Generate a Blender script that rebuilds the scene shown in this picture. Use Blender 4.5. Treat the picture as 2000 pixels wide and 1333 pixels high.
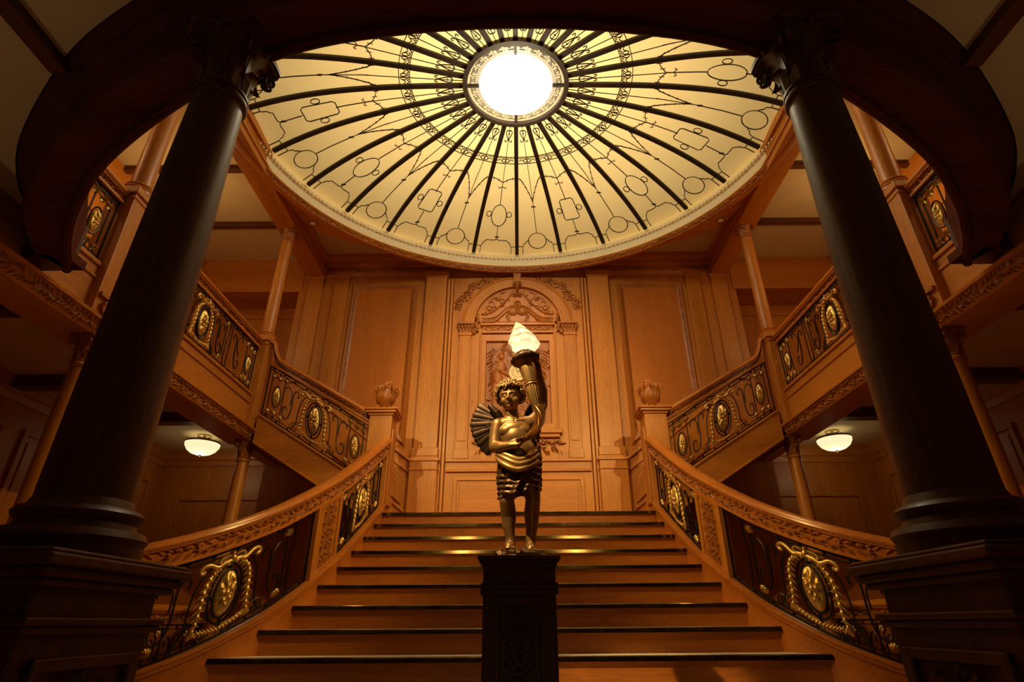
import bpy, math, random
from mathutils import Vector, Matrix
PI=math.pi
S=bpy.context.scene
for o in list(bpy.data.objects): bpy.data.objects.remove(o)
C=S.collection
# ------------------------------------------------------------------ camera
PITCH=math.radians(26.8); ROLL=math.radians(0.42)
cd=bpy.data.cameras.new('camera'); cam=bpy.data.objects.new('camera',cd); C.objects.link(cam)
cd.sensor_width=36; cd.lens=36*1090/2000; cd.shift_x=-11/2000; cd.clip_start=.05; cd.clip_end=200
cam.location=(0,0,0)
cam.rotation_euler=(Matrix.Rotation(PI/2+PITCH,3,'X')@Matrix.Rotation(-ROLL,3,'Z')).to_euler()
S.camera=cam
# ------------------------------------------------------------------ world, exposure, lights
w=bpy.data.worlds.new('world'); S.world=w; w.use_nodes=True
w.node_tree.nodes['Background'].inputs[0].default_value=(.5,.3,.15,1)
w.node_tree.nodes['Background'].inputs[1].default_value=0.0
S.view_settings.view_transform='Standard'; S.view_settings.look='None'
S.view_settings.exposure=0.0; S.view_settings.gamma=1; S.view_settings.use_curve_mapping=False
WARM=(1,.60,.22); SPOTC=(1,.64,.20)
def light(name,kind,loc,power,color=WARM,target=None,size=.05,spot=60,blend=.4,size_y=None):
    d=bpy.data.lights.new(name,kind); d.energy=power; d.color=color
    if kind=='AREA':
        d.shape='DISK' if size_y is None else 'RECTANGLE'; d.size=size
        if size_y: d.size_y=size_y
    else: d.shadow_soft_size=size
    if kind=='SPOT': d.spot_size=math.radians(spot); d.spot_blend=blend
    o=bpy.data.objects.new(name,d); C.objects.link(o); o.location=loc
    if target is not None:
        o.rotation_euler=(Vector(target)-Vector(loc)).to_track_quat('-Z','Y').to_euler()
    return o
DOME_C=(0,5.10); DA,DB=3.56,3.28
# lamps above the translucent dome skin
light('dome_lamp','POINT',(0,5.1,7.9),250,(1,.82,.52),size=.5)
light('dome_lamp','AREA',(0,5.1,9.2),400,(1,.81,.43),target=(0,5.1,0),size=7)
# theatre spots standing on the deck around the well, aimed at the stair and the back wall
for sx in (-1,1):
    light('gallery_spot','SPOT',(sx*2.3,.5,4.85),900,SPOTC,target=(sx*-.2,8.4,2.8),size=.04,spot=40,blend=.8)
    light('gallery_spot','SPOT',(sx*3.0,2.2,4.5),620,SPOTC,target=(-sx*2.9,5.9,.75),size=.04,spot=33,blend=.7)
    light('gallery_spot','SPOT',(sx*1.2,.9,4.6),150,SPOTC,target=(sx*.8,7.6,1.1),size=.04,spot=36,blend=.9)
light('gallery_spot','SPOT',(-1.5,1.35,4.0),1150,(1,.72,.34),target=(-.02,3.15,1.12),size=.02,spot=17,blend=.4)
for sx in (-1,1):
    light('cove_spot','SPOT',(sx*2.9,4.3,5.55),22,SPOTC,target=(-sx*2.6,6.6,1.6),size=.05,spot=110,blend=.7)
    light('gallery_fill','POINT',(sx*4.9,6.2,5.2),20,WARM,size=.15)  # unseen fill without a fixture, brightens the upper gallery
    light('gallery_fill','POINT',(sx*4.9,3.2,5.2),30,WARM,size=.15)  # second unseen fill, towards the front of the gallery
    light('aisle_lamp','POINT',(sx*4.82,8.3,2.20),2.4,(1,.76,.40),size=.1)
light('foyer_fill','AREA',(0,-1.6,-.7),5,(1,.84,.46),target=(0,-1.0,3),size=1.6)  # added fill behind the camera, aimed up to brighten the hall ceiling
for sx in (-1,1): light('hall_ceiling_fill','SPOT',(sx*4.1,.2,-.8),26,(1,.84,.44),target=(sx*3.6,.9,2.7),size=.1,spot=85,blend=.8)  # added unseen pair beyond the column pedestals, lifts the hall ceiling
light('oculus_lamp','POINT',(0,5.1,6.12),125,(1,.86,.56),size=.3)

# ------------------------------------------------------------------ materials
M={}
def nt(name):
    m=bpy.data.materials.new(name); m.use_nodes=True; t=m.node_tree; M[name]=m
    return m,t,t.nodes['Principled BSDF']
def wood(name,c1,c2,grain='Z',rough=.45,scale=1.0,coat=.12,bump=.12):
    m,t,b=nt(name); N=t.nodes; L=t.links
    tc=N.new('ShaderNodeTexCoord'); mp=N.new('ShaderNodeMapping')
    s={'Z':(15,15,.9),'X':(.9,15,15),'Y':(15,.9,15)}[grain]; mp.inputs['Scale'].default_value=[q*scale for q in s]
    L.new(tc.outputs['Object'],mp.inputs[0])
    n1=N.new('ShaderNodeTexNoise'); n1.inputs['Scale'].default_value=1.3; n1.inputs['Detail'].default_value=6; n1.inputs['Distortion'].default_value=1.6
    n2=N.new('ShaderNodeTexNoise'); n2.inputs['Scale'].default_value=9; n2.inputs['Detail'].default_value=4
    n3=N.new('ShaderNodeTexNoise'); n3.inputs['Scale'].default_value=.25
    for n in (n1,n2,n3): L.new(mp.outputs[0],n.inputs['Vector'])
    wv=N.new('ShaderNodeMath'); wv.operation='MULTIPLY'; wv.inputs[1].default_value=34
    L.new(n1.outputs['Fac'],wv.inputs[0]); sn=N.new('ShaderNodeMath'); sn.operation='SINE'; L.new(wv.outputs[0],sn.inputs[0])
    ad=N.new('ShaderNodeMath'); ad.operation='MULTIPLY_ADD'; ad.inputs[1].default_value=.13; L.new(sn.outputs[0],ad.inputs[0]); 
    ad2=N.new('ShaderNodeMath'); ad2.operation='MULTIPLY_ADD'; ad2.inputs[1].default_value=.6; L.new(n2.outputs['Fac'],ad2.inputs[0]); L.new(n3.outputs['Fac'],ad2.inputs[2])
    L.new(ad2.outputs[0],ad.inputs[2])
    r=N.new('ShaderNodeValToRGB'); r.color_ramp.elements[0].position=.45; r.color_ramp.elements[0].color=(*c2,1)
    r.color_ramp.elements[1].position=1.05 if False else 1.0; r.color_ramp.elements[1].color=(*c1,1)
    L.new(ad.outputs[0],r.inputs[0]); L.new(r.outputs[0],b.inputs['Base Color'])
    b.inputs['Roughness'].default_value=rough; b.inputs['Coat Weight'].default_value=coat; b.inputs['Coat Roughness'].default_value=.25
    bp=N.new('ShaderNodeBump'); bp.inputs['Strength'].default_value=bump; bp.inputs['Distance'].default_value=.004
    L.new(ad.outputs[0],bp.inputs['Height']); L.new(bp.outputs[0],b.inputs['Normal'])
    return m
O1,O2=(.56,.205,.020),(.36,.108,.009)
wood('oak_panel',(.54,.165,.014),(.40,.115,.009),'Z')
wood('oak',O1,O2,'Z'); wood('oak_x',O1,O2,'X'); wood('oak_y',O1,O2,'Y')
wood('oak_rail',(.60,.20,.026),(.38,.11,.012),'Y',rough=.28,coat=.5)
wood('oak_carved',(.44,.15,.022),(.26,.08,.010),'Z',rough=.5,scale=2,coat=.08)
wood('oak_niche',(.42,.13,.022),(.24,.065,.012),'Z',rough=.45,scale=2,coat=.1)
wood('oak_dark',(.095,.026,.012),(.035,.010,.006),'Z',rough=.46,coat=.1)  # same oak as elsewhere, with the foreground shade put into its colour
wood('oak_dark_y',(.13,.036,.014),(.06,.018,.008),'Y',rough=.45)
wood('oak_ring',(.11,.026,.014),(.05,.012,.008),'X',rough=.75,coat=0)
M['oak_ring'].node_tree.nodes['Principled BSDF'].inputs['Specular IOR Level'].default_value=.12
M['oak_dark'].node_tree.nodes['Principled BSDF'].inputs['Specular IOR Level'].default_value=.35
wood('stair_oak',(.54,.17,.020),(.34,.095,.010),'X',rough=.34,coat=.4)
def plain(name,col,rough=.5,metal=0,noise=0,nscale=20,bump=0,coat=0):
    m,t,b=nt(name); b.inputs['Base Color'].default_value=(*col,1); b.inputs['Roughness'].default_value=rough; b.inputs['Metallic'].default_value=metal
    b.inputs['Coat Weight'].default_value=coat
    N=t.nodes; L=t.links
    if noise or bump:
        tc=N.new('ShaderNodeTexCoord'); n=N.new('ShaderNodeTexNoise'); n.inputs['Scale'].default_value=nscale; n.inputs['Detail'].default_value=4
        L.new(tc.outputs['Object'],n.inputs['Vector'])
        if noise:
            r=N.new('ShaderNodeValToRGB'); k=1-noise
            r.color_ramp.elements[0].color=(col[0]*k,col[1]*k,col[2]*k,1); r.color_ramp.elements[1].color=(*col,1)
            r.color_ramp.elements[0].position=.3; r.color_ramp.elements[1].position=.7
            L.new(n.outputs['Fac'],r.inputs[0]); L.new(r.outputs[0],b.inputs['Base Color'])
        if bump:
            bp=N.new('ShaderNodeBump'); bp.inputs['Strength'].default_value=bump; bp.inputs['Distance'].default_value=.003
            L.new(n.outputs['Fac'],bp.inputs['Height']); L.new(bp.outputs[0],b.inputs['Normal'])
    return m
plain('plaster',(.62,.50,.30),.8,noise=.08,nscale=3,bump=.1)
plain('iron',(.018,.013,.010),.42,.6)
plain('iron_dome',(.030,.018,.010),.6,.3)
plain('gold',(.92,.62,.20),.40,.85,noise=.45,nscale=30,bump=.3)
plain('brass',(.55,.40,.16),.20,1,noise=.5,nscale=14,bump=.05)
plain('nosing_brass',(.20,.145,.065),.11,1,noise=.5,nscale=9)
plain('bronze',(.62,.36,.12),.40,.72,noise=.45,nscale=7,bump=.06)
plain('bronze_black',(.085,.045,.022),.45,.8,noise=.6,nscale=12,bump=.1)
plain('skin_bronze',(.56,.30,.10),.40,.65,noise=.5,nscale=6,bump=.04)
plain('bronze_dark_shaded',(.22,.115,.045),.42,.8,noise=.7,nscale=12,bump=.1)  # darker bronze; on the skirt this tone stands in for shade
plain('cream',(.92,.82,.55),.5,noise=.05,nscale=8)
plain('dial',(.80,.66,.38),.4)
plain('carpet',(.66,.56,.38),.95,noise=.3,nscale=60)
def emis(name,col,st,base=(.9,.85,.7)):
    m,t,b=nt(name); b.inputs['Base Color'].default_value=(*base,1); b.inputs['Emission Color'].default_value=(*col,1); b.inputs['Emission Strength'].default_value=st
    b.inputs['Roughness'].default_value=.25
emis('oculus_light',(1,.97,.90),6)
plain('key_line',(.10,.085,.045),.6)
m,t,b=nt('flame_glass'); N=t.nodes; L=t.links
tr=N.new('ShaderNodeBsdfTranslucent'); tr.inputs[0].default_value=(.95,.86,.66,1)
b.inputs['Base Color'].default_value=(.9,.8,.6,1); b.inputs['Roughness'].default_value=.2; b.inputs['Emission Color'].default_value=(1,.86,.62,1); b.inputs['Emission Strength'].default_value=.22
tp=N.new('ShaderNodeBsdfTransparent'); m1=N.new('ShaderNodeMixShader'); m1.inputs[0].default_value=.5; m2=N.new('ShaderNodeMixShader'); m2.inputs[0].default_value=.22
L.new(b.outputs[0],m1.inputs[1]); L.new(tr.outputs[0],m1.inputs[2]); L.new(m1.outputs[0],m2.inputs[1]); L.new(tp.outputs[0],m2.inputs[2]); L.new(m2.outputs[0],N['Material Output'].inputs[0])
emis('lamp_glass',(1,.84,.48),1.05)
emis('key_glow',(1,.88,.60),.12,(.50,.42,.27))  # cream key band with a faint glow put into its surface
# dome skin: translucent sheet lit from above
m,t,b=nt('dome_glass'); N=t.nodes; L=t.links
tr=N.new('ShaderNodeBsdfTranslucent'); tr.inputs[0].default_value=(.78,.62,.36,1)
df=N.new('ShaderNodeBsdfDiffuse'); df.inputs[0].default_value=(.80,.66,.40,1)
mx=N.new('ShaderNodeMixShader'); mx.inputs[0].default_value=.45
L.new(tr.outputs[0],mx.inputs[1]); L.new(df.outputs[0],mx.inputs[2]); L.new(mx.outputs[0],N['Material Output'].inputs[0])

# ------------------------------------------------------------------ mesh helpers
def vadd(a,b): return (a[0]+b[0],a[1]+b[1],a[2]+b[2])
class MB:
    def __init__(s): s.v=[]; s.f=[]
    def add(s,vs,fs):
        o=len(s.v); s.v+=[tuple(p) for p in vs]; s.f+=[tuple(i+o for i in q) for q in fs]; return s
    def box(s,x0,x1,y0,y1,z0,z1):
        if x0>x1:x0,x1=x1,x0
        if y0>y1:y0,y1=y1,y0
        if z0>z1:z0,z1=z1,z0
        e=(len(s.f)//6%6)*.00025; x0-=e;x1+=e;y0-=e;y1+=e;z0-=e;z1+=e
        return s.add([(x0,y0,z0),(x1,y0,z0),(x1,y1,z0),(x0,y1,z0),(x0,y0,z1),(x1,y0,z1),(x1,y1,z1),(x0,y1,z1)],
              [(0,3,2,1),(4,5,6,7),(0,1,5,4),(1,2,6,5),(2,3,7,6),(3,0,4,7)])
    def poly(s,pts,fn,d0,d1):            # extrude polygon pts (a,b) between depths; fn(a,b,d)->xyz
        n=len(pts); d1+=(len(s.f)%7)*.0004; vs=[fn(a,b,d0) for a,b in pts]+[fn(a,b,d1) for a,b in pts]
        fs=[tuple(range(n)),tuple(range(2*n-1,n-1,-1))]+[(i,n+i,n+(i+1)%n,(i+1)%n) for i in range(n)]
        return s.add(vs,fs)
    def grid(s,fn,nu,nv,wu=False,wv=False,capu=False):
        U=nu if wu else nu+1; V=nv if wv else nv+1
        vs=[fn(i/nu,j/nv) for i in range(U) for j in range(V)]
        fs=[]
        for i in range(nu):
            for j in range(nv):
                a=i*V+j; b=((i+1)%U)*V+j; c=((i+1)%U)*V+(j+1)%V; d=i*V+(j+1)%V
                fs.append((a,b,c,d))
        if capu:
            fs.append(tuple(range(V-1,-1,-1))); fs.append(tuple((U-1)*V+j for j in range(V)))
        return s.add(vs,fs)
    def lathe(s,prof,cx,cy,seg=32,ax=1,ay=1,close=False,rmod=None):
        n=len(prof); vs=[]
        for k in range(seg):
            a=2*PI*k/seg
            for r,z in prof:
                rr=r if rmod is None else r*rmod(a,z)
                vs.append((cx+rr*ax*math.cos(a),cy+rr*ay*math.sin(a),z))
        fs=[]
        for k in range(seg):
            o=k*n;p=((k+1)%seg)*n
            for i in range(n-1 if not close else n):
                j=(i+1)%n; fs.append((o+i,p+i,p+j,o+j))
        if not close:
            if prof[0][0]>1e-6: fs.append(tuple(k*n for k in range(seg-1,-1,-1)))
            if prof[-1][0]>1e-6: fs.append(tuple(k*n+n-1 for k in range(seg)))
        return s.add(vs,fs)
    def tube(s,pts,r,seg=5,closed=False,fl=1.0):
        P=[Vector(p) for p in pts]; n=len(P)
        if n<2: return s
        R=r if callable(r) else (lambda t:r)
        T=[]
        for i in range(n):
            a=P[(i-1)%n] if closed or i>0 else P[i]; b=P[(i+1)%n] if closed or i<n-1 else P[i]
            d=b-a; T.append(d.normalized() if d.length>1e-9 else Vector((0,0,1)))
        up=Vector((0,0,1)) if abs(T[0].z)<.9 else Vector((1,0,0))
        X=T[0].cross(up).normalized(); vs=[]
        for i in range(n):
            X=(X-T[i]*X.dot(T[i])); X=X.normalized() if X.length>1e-6 else T[i].orthogonal().normalized()
            Y=T[i].cross(X); rr=R(i/(n-1) if n>1 else 0)
            for k in range(seg):
                a=2*PI*k/seg+PI/seg
                vs.append(P[i]+X*(rr*math.cos(a))+Y*(rr*fl*math.sin(a)))
        fs=[]
        m=n if closed else n-1
        for i in range(m):
            o=i*seg;p=((i+1)%n)*seg
            for k in range(seg): fs.append((o+k,o+(k+1)%seg,p+(k+1)%seg,p+k))
        if not closed: fs.append(tuple(range(seg-1,-1,-1))); fs.append(tuple((n-1)*seg+k for k in range(seg)))
        return s.add(vs,fs)
    def blob(s,c,rx,ry,rz,nu=6,nv=8,rot=None):
        R=rot or Matrix.Identity(3); c=Vector(c); vs=[];fs=[]
        vs.append(c+R@Vector((0,0,-rz)))
        for i in range(1,nu):
            t=PI*i/nu-PI/2
            for j in range(nv):
                a=2*PI*j/nv; vs.append(c+R@Vector((rx*math.cos(t)*math.cos(a),ry*math.cos(t)*math.sin(a),rz*math.sin(t))))
        vs.append(c+R@Vector((0,0,rz))); e=len(vs)-1
        for j in range(nv):
            fs.append((0,1+(j+1)%nv,1+j))
            for i in range(nu-2):
                a=1+i*nv; fs.append((a+j,a+(j+1)%nv,a+nv+(j+1)%nv,a+nv+j))
            a=1+(nu-2)*nv; fs.append((a+j,a+(j+1)%nv,e))
        return s.add(vs,fs)
    def limb(s,p0,p1,r0,r1,seg=32):
        p0=Vector(p0);p1=Vector(p1);d=p1-p0;l=d.length or 1e-6; q=d.to_track_quat('Z','Y').to_matrix()
        pr=[(0,-r0)]+[(r0*math.cos(a),r0*math.sin(a)) for a in (-1.3,-1.05,-.8,-.55,-.35,-.15)]+[(r0,0),(r1,l)]+[(r1*math.cos(a),l+r1*math.sin(a)) for a in (.15,.35,.55,.8,1.05,1.3)]+[(0,l+r1)]
        vs=[];fs=[];n=len(pr)
        for k in range(seg):
            a=2*PI*k/seg
            for r,z in pr: vs.append(p0+q@Vector((r*math.cos(a),r*math.sin(a),z)))
        for k in range(seg):
            o=k*n;p=((k+1)%seg)*n
            for i in range(n-1): fs.append((o+i,p+i,p+i+1,o+i+1))
        return s.add(vs,fs)
    def chain(s,pts,rs,seg=32):
        for i in range(len(pts)-1): s.limb(pts[i],pts[i+1],rs[i],rs[i+1],seg)
        return s
    def sweep(s,path,prof,side=1,caps=True,closed=False):   # prof (n,z) closed polygon; n along horizontal normal
        n=len(path); m=len(prof); vs=[]
        for i in range(n):
            a=path[(i-1)%n] if closed or i>0 else path[i]; b=path[(i+1)%n] if closed or i<n-1 else path[i]
            tx,ty=b[0]-a[0],b[1]-a[1]; l=math.hypot(tx,ty) or 1; nx,ny=-ty/l*side,tx/l*side
            for q,z in prof: vs.append((path[i][0]+nx*q,path[i][1]+ny*q,path[i][2]+z))
        fs=[]
        for i in range(n if closed else n-1):
            o=i*m;p=((i+1)%n)*m
            for k in range(m): fs.append((o+k,o+(k+1)%m,p+(k+1)%m,p+k))
        if caps and not closed: fs.append(tuple(range(m-1,-1,-1))); fs.append(tuple((n-1)*m+k for k in range(m)))
        return s.add(vs,fs)
    def build(s,name,mat,parent=None,sx=1,smooth=None,bev=0,kind=None,at=None):
        if at is not None: vs=[(p[0]-at[0],p[1]-at[1],p[2]-at[2]) for p in s.v]
        else: vs=s.v
        if sx<0: vs=[(-p[0],p[1],p[2]) for p in vs]; fs=[q[::-1] for q in s.f]
        else: fs=s.f
        me=bpy.data.meshes.new(name); me.from_pydata([tuple(p) for p in vs],[],fs); me.update()
        o=bpy.data.objects.new(name,me); C.objects.link(o); me.materials.append(M[mat])
        fixn(me)
        if smooth is not None:
            me.shade_smooth()
            if smooth<180: me.set_sharp_from_angle(angle=math.radians(smooth))
        if parent is not None:
            o.parent=parent
            if parent.type=='EMPTY': o.matrix_parent_inverse=Matrix.Translation(-parent.location)
        if at is not None: o.location=(at[0]*sx,at[1],at[2])
        if bev:
            b=o.modifiers.new('bevel','BEVEL'); b.width=bev; b.segments=2; b.limit_method='ANGLE'; b.angle_limit=.7
        if kind: o['kind']=kind
        return o
import bmesh
def fixn(me):
    bm=bmesh.new(); bm.from_mesh(me); bmesh.ops.recalc_face_normals(bm,faces=bm.faces); bm.to_mesh(me); bm.free()
ROOT={}
def rootloc(o):
    p=Vector((0,0,0)); q=o
    while q is not None: p+=q.location; q=q.parent
    return p
def thing(name,label,cat,loc=(0,0,0),group=None):
    o=bpy.data.objects.new(name,None); C.objects.link(o); o.location=loc; o.empty_display_size=.1
    o['label']=label; o['category']=cat
    if group: o['group']=group
    return o
def struct(o): o['kind']='structure'; return o
def setting(name,loc=(0,0,0)):
    o=bpy.data.objects.new(name,None); C.objects.link(o); o.location=loc; o['kind']='structure'; return o
def catmull(P,n=8):
    out=[]
    Q=[P[0]]+list(P)+[P[-1]]
    for i in range(1,len(Q)-2):
        for k in range(n):
            t=k/n; out.append(tuple(.5*((2*Q[i][d])+(-Q[i-1][d]+Q[i+1][d])*t+(2*Q[i-1][d]-5*Q[i][d]+4*Q[i+1][d]-Q[i+2][d])*t*t+(-Q[i-1][d]+3*Q[i][d]-3*Q[i+1][d]+Q[i+2][d])*t**3) for d in range(len(P[0]))))
    out.append(tuple(P[-1])); return out
def spiral(cx,cy,r0,r1,a0,turns,n=14):
    return [(cx+(r0+(r1-r0)*k/n)*math.cos(a0+turns*2*PI*k/n),cy+(r0+(r1-r0)*k/n)*math.sin(a0+turns*2*PI*k/n)) for k in range(n+1)]

# ---- carved relief made of scrolls, leaves and buds; fn(a,b,d)->xyz, d = out of the face
def leaf2(mb,fn,a,b,ang,l,w,h):
    ca,sa=math.cos(ang),math.sin(ang)
    P=lambda u,v,d: fn(a+u*ca-v*sa,b+u*sa+v*ca,d)
    vs=[P(0,0,0),P(l*.35,w,0),P(l*.8,w*.55,0),P(l,0,h*.4),P(l*.8,-w*.55,0),P(l*.35,-w,0),P(l*.35,0,h),P(l*.8,0,h*1.1),P(0,0,h*.5)]
    mb.add(vs,[(0,1,6,8),(1,2,7,6),(2,3,7),(3,4,7),(4,5,6,7),(5,0,8,6)])
def scrollr(mb,fn,a,b,r,a0,turns,th,h,leaves=4,rng=random):
    pts=spiral(a,b,r,r*.25,a0,turns,12)
    mb.tube([fn(x,y,h*.35) for x,y in pts],lambda t:th*(1-.4*t),4)
    bud=fn(a,b,h*.4); mb.blob(bud,th*1.3,th*1.3,th*1.3,4,6)
    for k in range(leaves):
        q=pts[k*2]; an=math.atan2(q[1]-b,q[0]-a)+(.7 if turns<0 else -.7)
        leaf2(mb,fn,q[0],q[1],an,r*.55,r*.17,h)
def carve_panel(mb,fn,w,h,seed=1,unit=None,d=.012):     # symmetric arabesque filling w x h centred at 0,0
    rng=random.Random(seed); u=unit or w*.5; n=max(1,round(h/u)); st=h/n
    mb.tube([fn(math.sin(k*1.1)*w*.02,-h/2+h*k/20,d*.4) for k in range(21)],w*.02,4)
    for i in range(n):
        b=-h/2+st*(i+.5)
        for s in (-1,1):
            r=min(w*.2,st*.36)
            scrollr(mb,fn,s*w*.25,b+(.06*st if s>0 else -.06*st)*(i%2*2-1),r,PI/2 if s>0 else PI/2,-s*1.35*(1 if i%2 else -1),w*.028,d,5)
            leaf2(mb,fn,s*w*.08,b+st*.35,s*.5+PI/2*(1),st*.3,w*.06,d)
            leaf2(mb,fn,s*w*.4,b-st*.4,PI/2+s*.8,st*.22,w*.05,d)
        for q in range(3): p=fn(0,b-st*.15+q*st*.12,d*.5); mb.blob(p,w*.045,w*.045,w*.045,4,6)
def frieze(mb,fn,L,h,unit=None,d=.010,th=.12):        # dense running leafwork along a from 0..L, b centred 0
    st=h*.62; n=max(1,round(L/st)); st=L/n
    for i in range(n):
        a=(i+.5)*st; w_=.35*math.sin(i*1.25)
        for s in (-1,1):
            leaf2(mb,fn,a-st*.5,s*h*(.10+.05*math.sin(i*2.1)),s*(.62+.2*math.sin(i*.9+s)),h*.82,h*.17,d*(1.3+.3*s*w_))
        leaf2(mb,fn,a-st*.2,h*w_*.5,w_,h*.5,h*.12,d*1.9)
        mb.blob(fn(a,h*w_,d*.9),h*.11,h*.11,h*.11,4,5)
        if i%3==0: mb.blob(fn(a,-h*w_,d),h*.15,h*.15,h*.15,4,6)

# ------------------------------------------------------------------ dimensions
FLOOR=-.936; R_=.179; T_=.30; Y0=4.64; Z0=-.22; LAND=Z0+8*R_
def nose(y): return Z0+(y-Y0)*R_/T_
AISLE_Z=2.60; SOFF=2.42; HALLC=2.75; DECK=2.62; CEIL=6.05
BX=3.65; SIDE=5.9; WALLY=8.6; BACKY=9.2
# balustrade plan (right-hand side, mirrored for the left)
BPL=catmull([(1.72,7.06),(1.735,6.75),(1.76,6.44),(1.79,6.1),(1.83,5.8),(1.90,5.5),(1.98,5.24),(2.11,4.94),(2.32,4.64),(2.56,4.42),(2.86,4.24),(3.2,4.12),(3.52,4.06)],8)
class Path:
    def __init__(s,pts): 
        s.p=[Vector((q[0],q[1],0)) for q in pts]; s.d=[0]
        for i in range(1,len(pts)): s.d.append(s.d[-1]+(s.p[i]-s.p[i-1]).length)
        s.L=s.d[-1]
    def at(s,q):
        if q<=0: i=0
        elif q>=s.L: i=len(s.p)-2
        else:
            i=0
            while s.d[i+1]<q: i+=1
        t=(q-s.d[i])/((s.d[i+1]-s.d[i]) or 1); a=s.p[i].lerp(s.p[i+1],t)
        i0=max(0,i-1);i1=min(len(s.p)-1,i+2); T=(s.p[i1]-s.p[i0]).normalized()
        return a,T
    def sY(s,y):
        for i in range(len(s.p)-1):
            if s.p[i].y>=y>=s.p[i+1].y: return s.d[i]+(s.d[i+1]-s.d[i])*(s.p[i].y-y)/((s.p[i].y-s.p[i+1].y) or 1)
        return s.L
BP=Path(BPL)

# ------------------------------------------------------------------ SETTING
fl=MB().box(-SIDE-.3,SIDE+.3,-5,BACKY+.3,FLOOR-.2,FLOOR); struct(fl.build('floor','stair_oak'))
# outer side walls (two storeys), back walls of aisles and galleries, wall behind the camera
for sx,nm in ((-1,'left'),(1,'right')):
    wl=setting('wall_'+nm,(sx*SIDE,2,FLOOR))
    MB().box(SIDE,SIDE+.2,-5,BACKY+.2,FLOOR,6.6).build('plain_wall','oak',wl,sx)
    for (za,zb,n) in ((FLOOR+.35,2.1,0),(DECK+.4,5.2,1)):
        y=BACKY-.25
        while y>1.0:
            ya=y-1.15
            mb=MB()
            for a,b,c,d in ((y,y-.06,za,zb),(ya,ya+.06,za,zb),(ya,y,za,za+.06),(ya,y,zb-.06,zb)): mb.box(SIDE-.03,SIDE,a,b,c,d)
            mb.box(SIDE-.012,SIDE,ya+.12,y-.12,za+.12,zb-.12)
            mb.build('panel','oak',wl,sx,bev=.008); y-=1.4
    MB().sweep([(SIDE,BACKY,2.35),(SIDE,-4.8,2.35)],[(0,0),(-.03,0),(-.05,.08),(-.08,.10),(-.10,.2),(-.13,.25),(0,.25)],side=1).build('cornice','oak_y',wl,sx)
    MB().sweep([(SIDE,BACKY,5.75),(SIDE,-4.8,5.75)],[(0,0),(-.04,0),(-.06,.1),(-.1,.14),(-.14,.28),(0,.3)],side=1).build('cornice','oak_y',wl,sx)
    # aisle and gallery back wall
    ab=setting('wall_back_'+nm,(sx*4.8,BACKY,FLOOR))
    MB().box(3.85,SIDE,BACKY,BACKY+.2,FLOOR,6.6).build('plain_wall','oak',ab,sx)
    def frame(mb,x0,x1,y,z0,z1,w=.05,d=.025):
        mb.box(x0,x1,y-d,y,z0,z0+w);mb.box(x0,x1,y-d,y,z1-w,z1);mb.box(x0,x0+w,y-d,y,z0,z1);mb.box(x1-w,x1,y-d,y,z0,z1)
        mb.box(x0+w*2,x1-w*2,y-d*.4,y,z0+w*2,z1-w*2)
    for x0,x1,z0,z1 in ((4.05,5.55,-.55,1.85),(4.05,5.6,3.1,5.2)):
        mb=MB(); frame(mb,x0,x1,BACKY,z0,z1,.06,.03); mb.build('panel','oak',ab,sx,bev=.008)
    MB().sweep([(SIDE,BACKY,2.35),(3.9,BACKY,2.35)],[(0,0),(.03,0),(.05,.08),(.08,.10),(.10,.2),(.13,.25),(0,.25)],side=1).build('cornice','oak_x',ab,sx)
    MB().box(3.90,SIDE,WALLY-.02,BACKY,5.37,CEIL).build('bulkhead','oak_x',ab,sx,bev=.01)
    MB().box(3.80,3.94,WALLY+.05,BACKY+.1,FLOOR,CEIL).build('return_wall','oak',ab,sx)
MB().box(-SIDE,SIDE,-5.2,-5,FLOOR,6.6).build('wall_behind','oak_dark')['kind']='structure'

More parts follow.
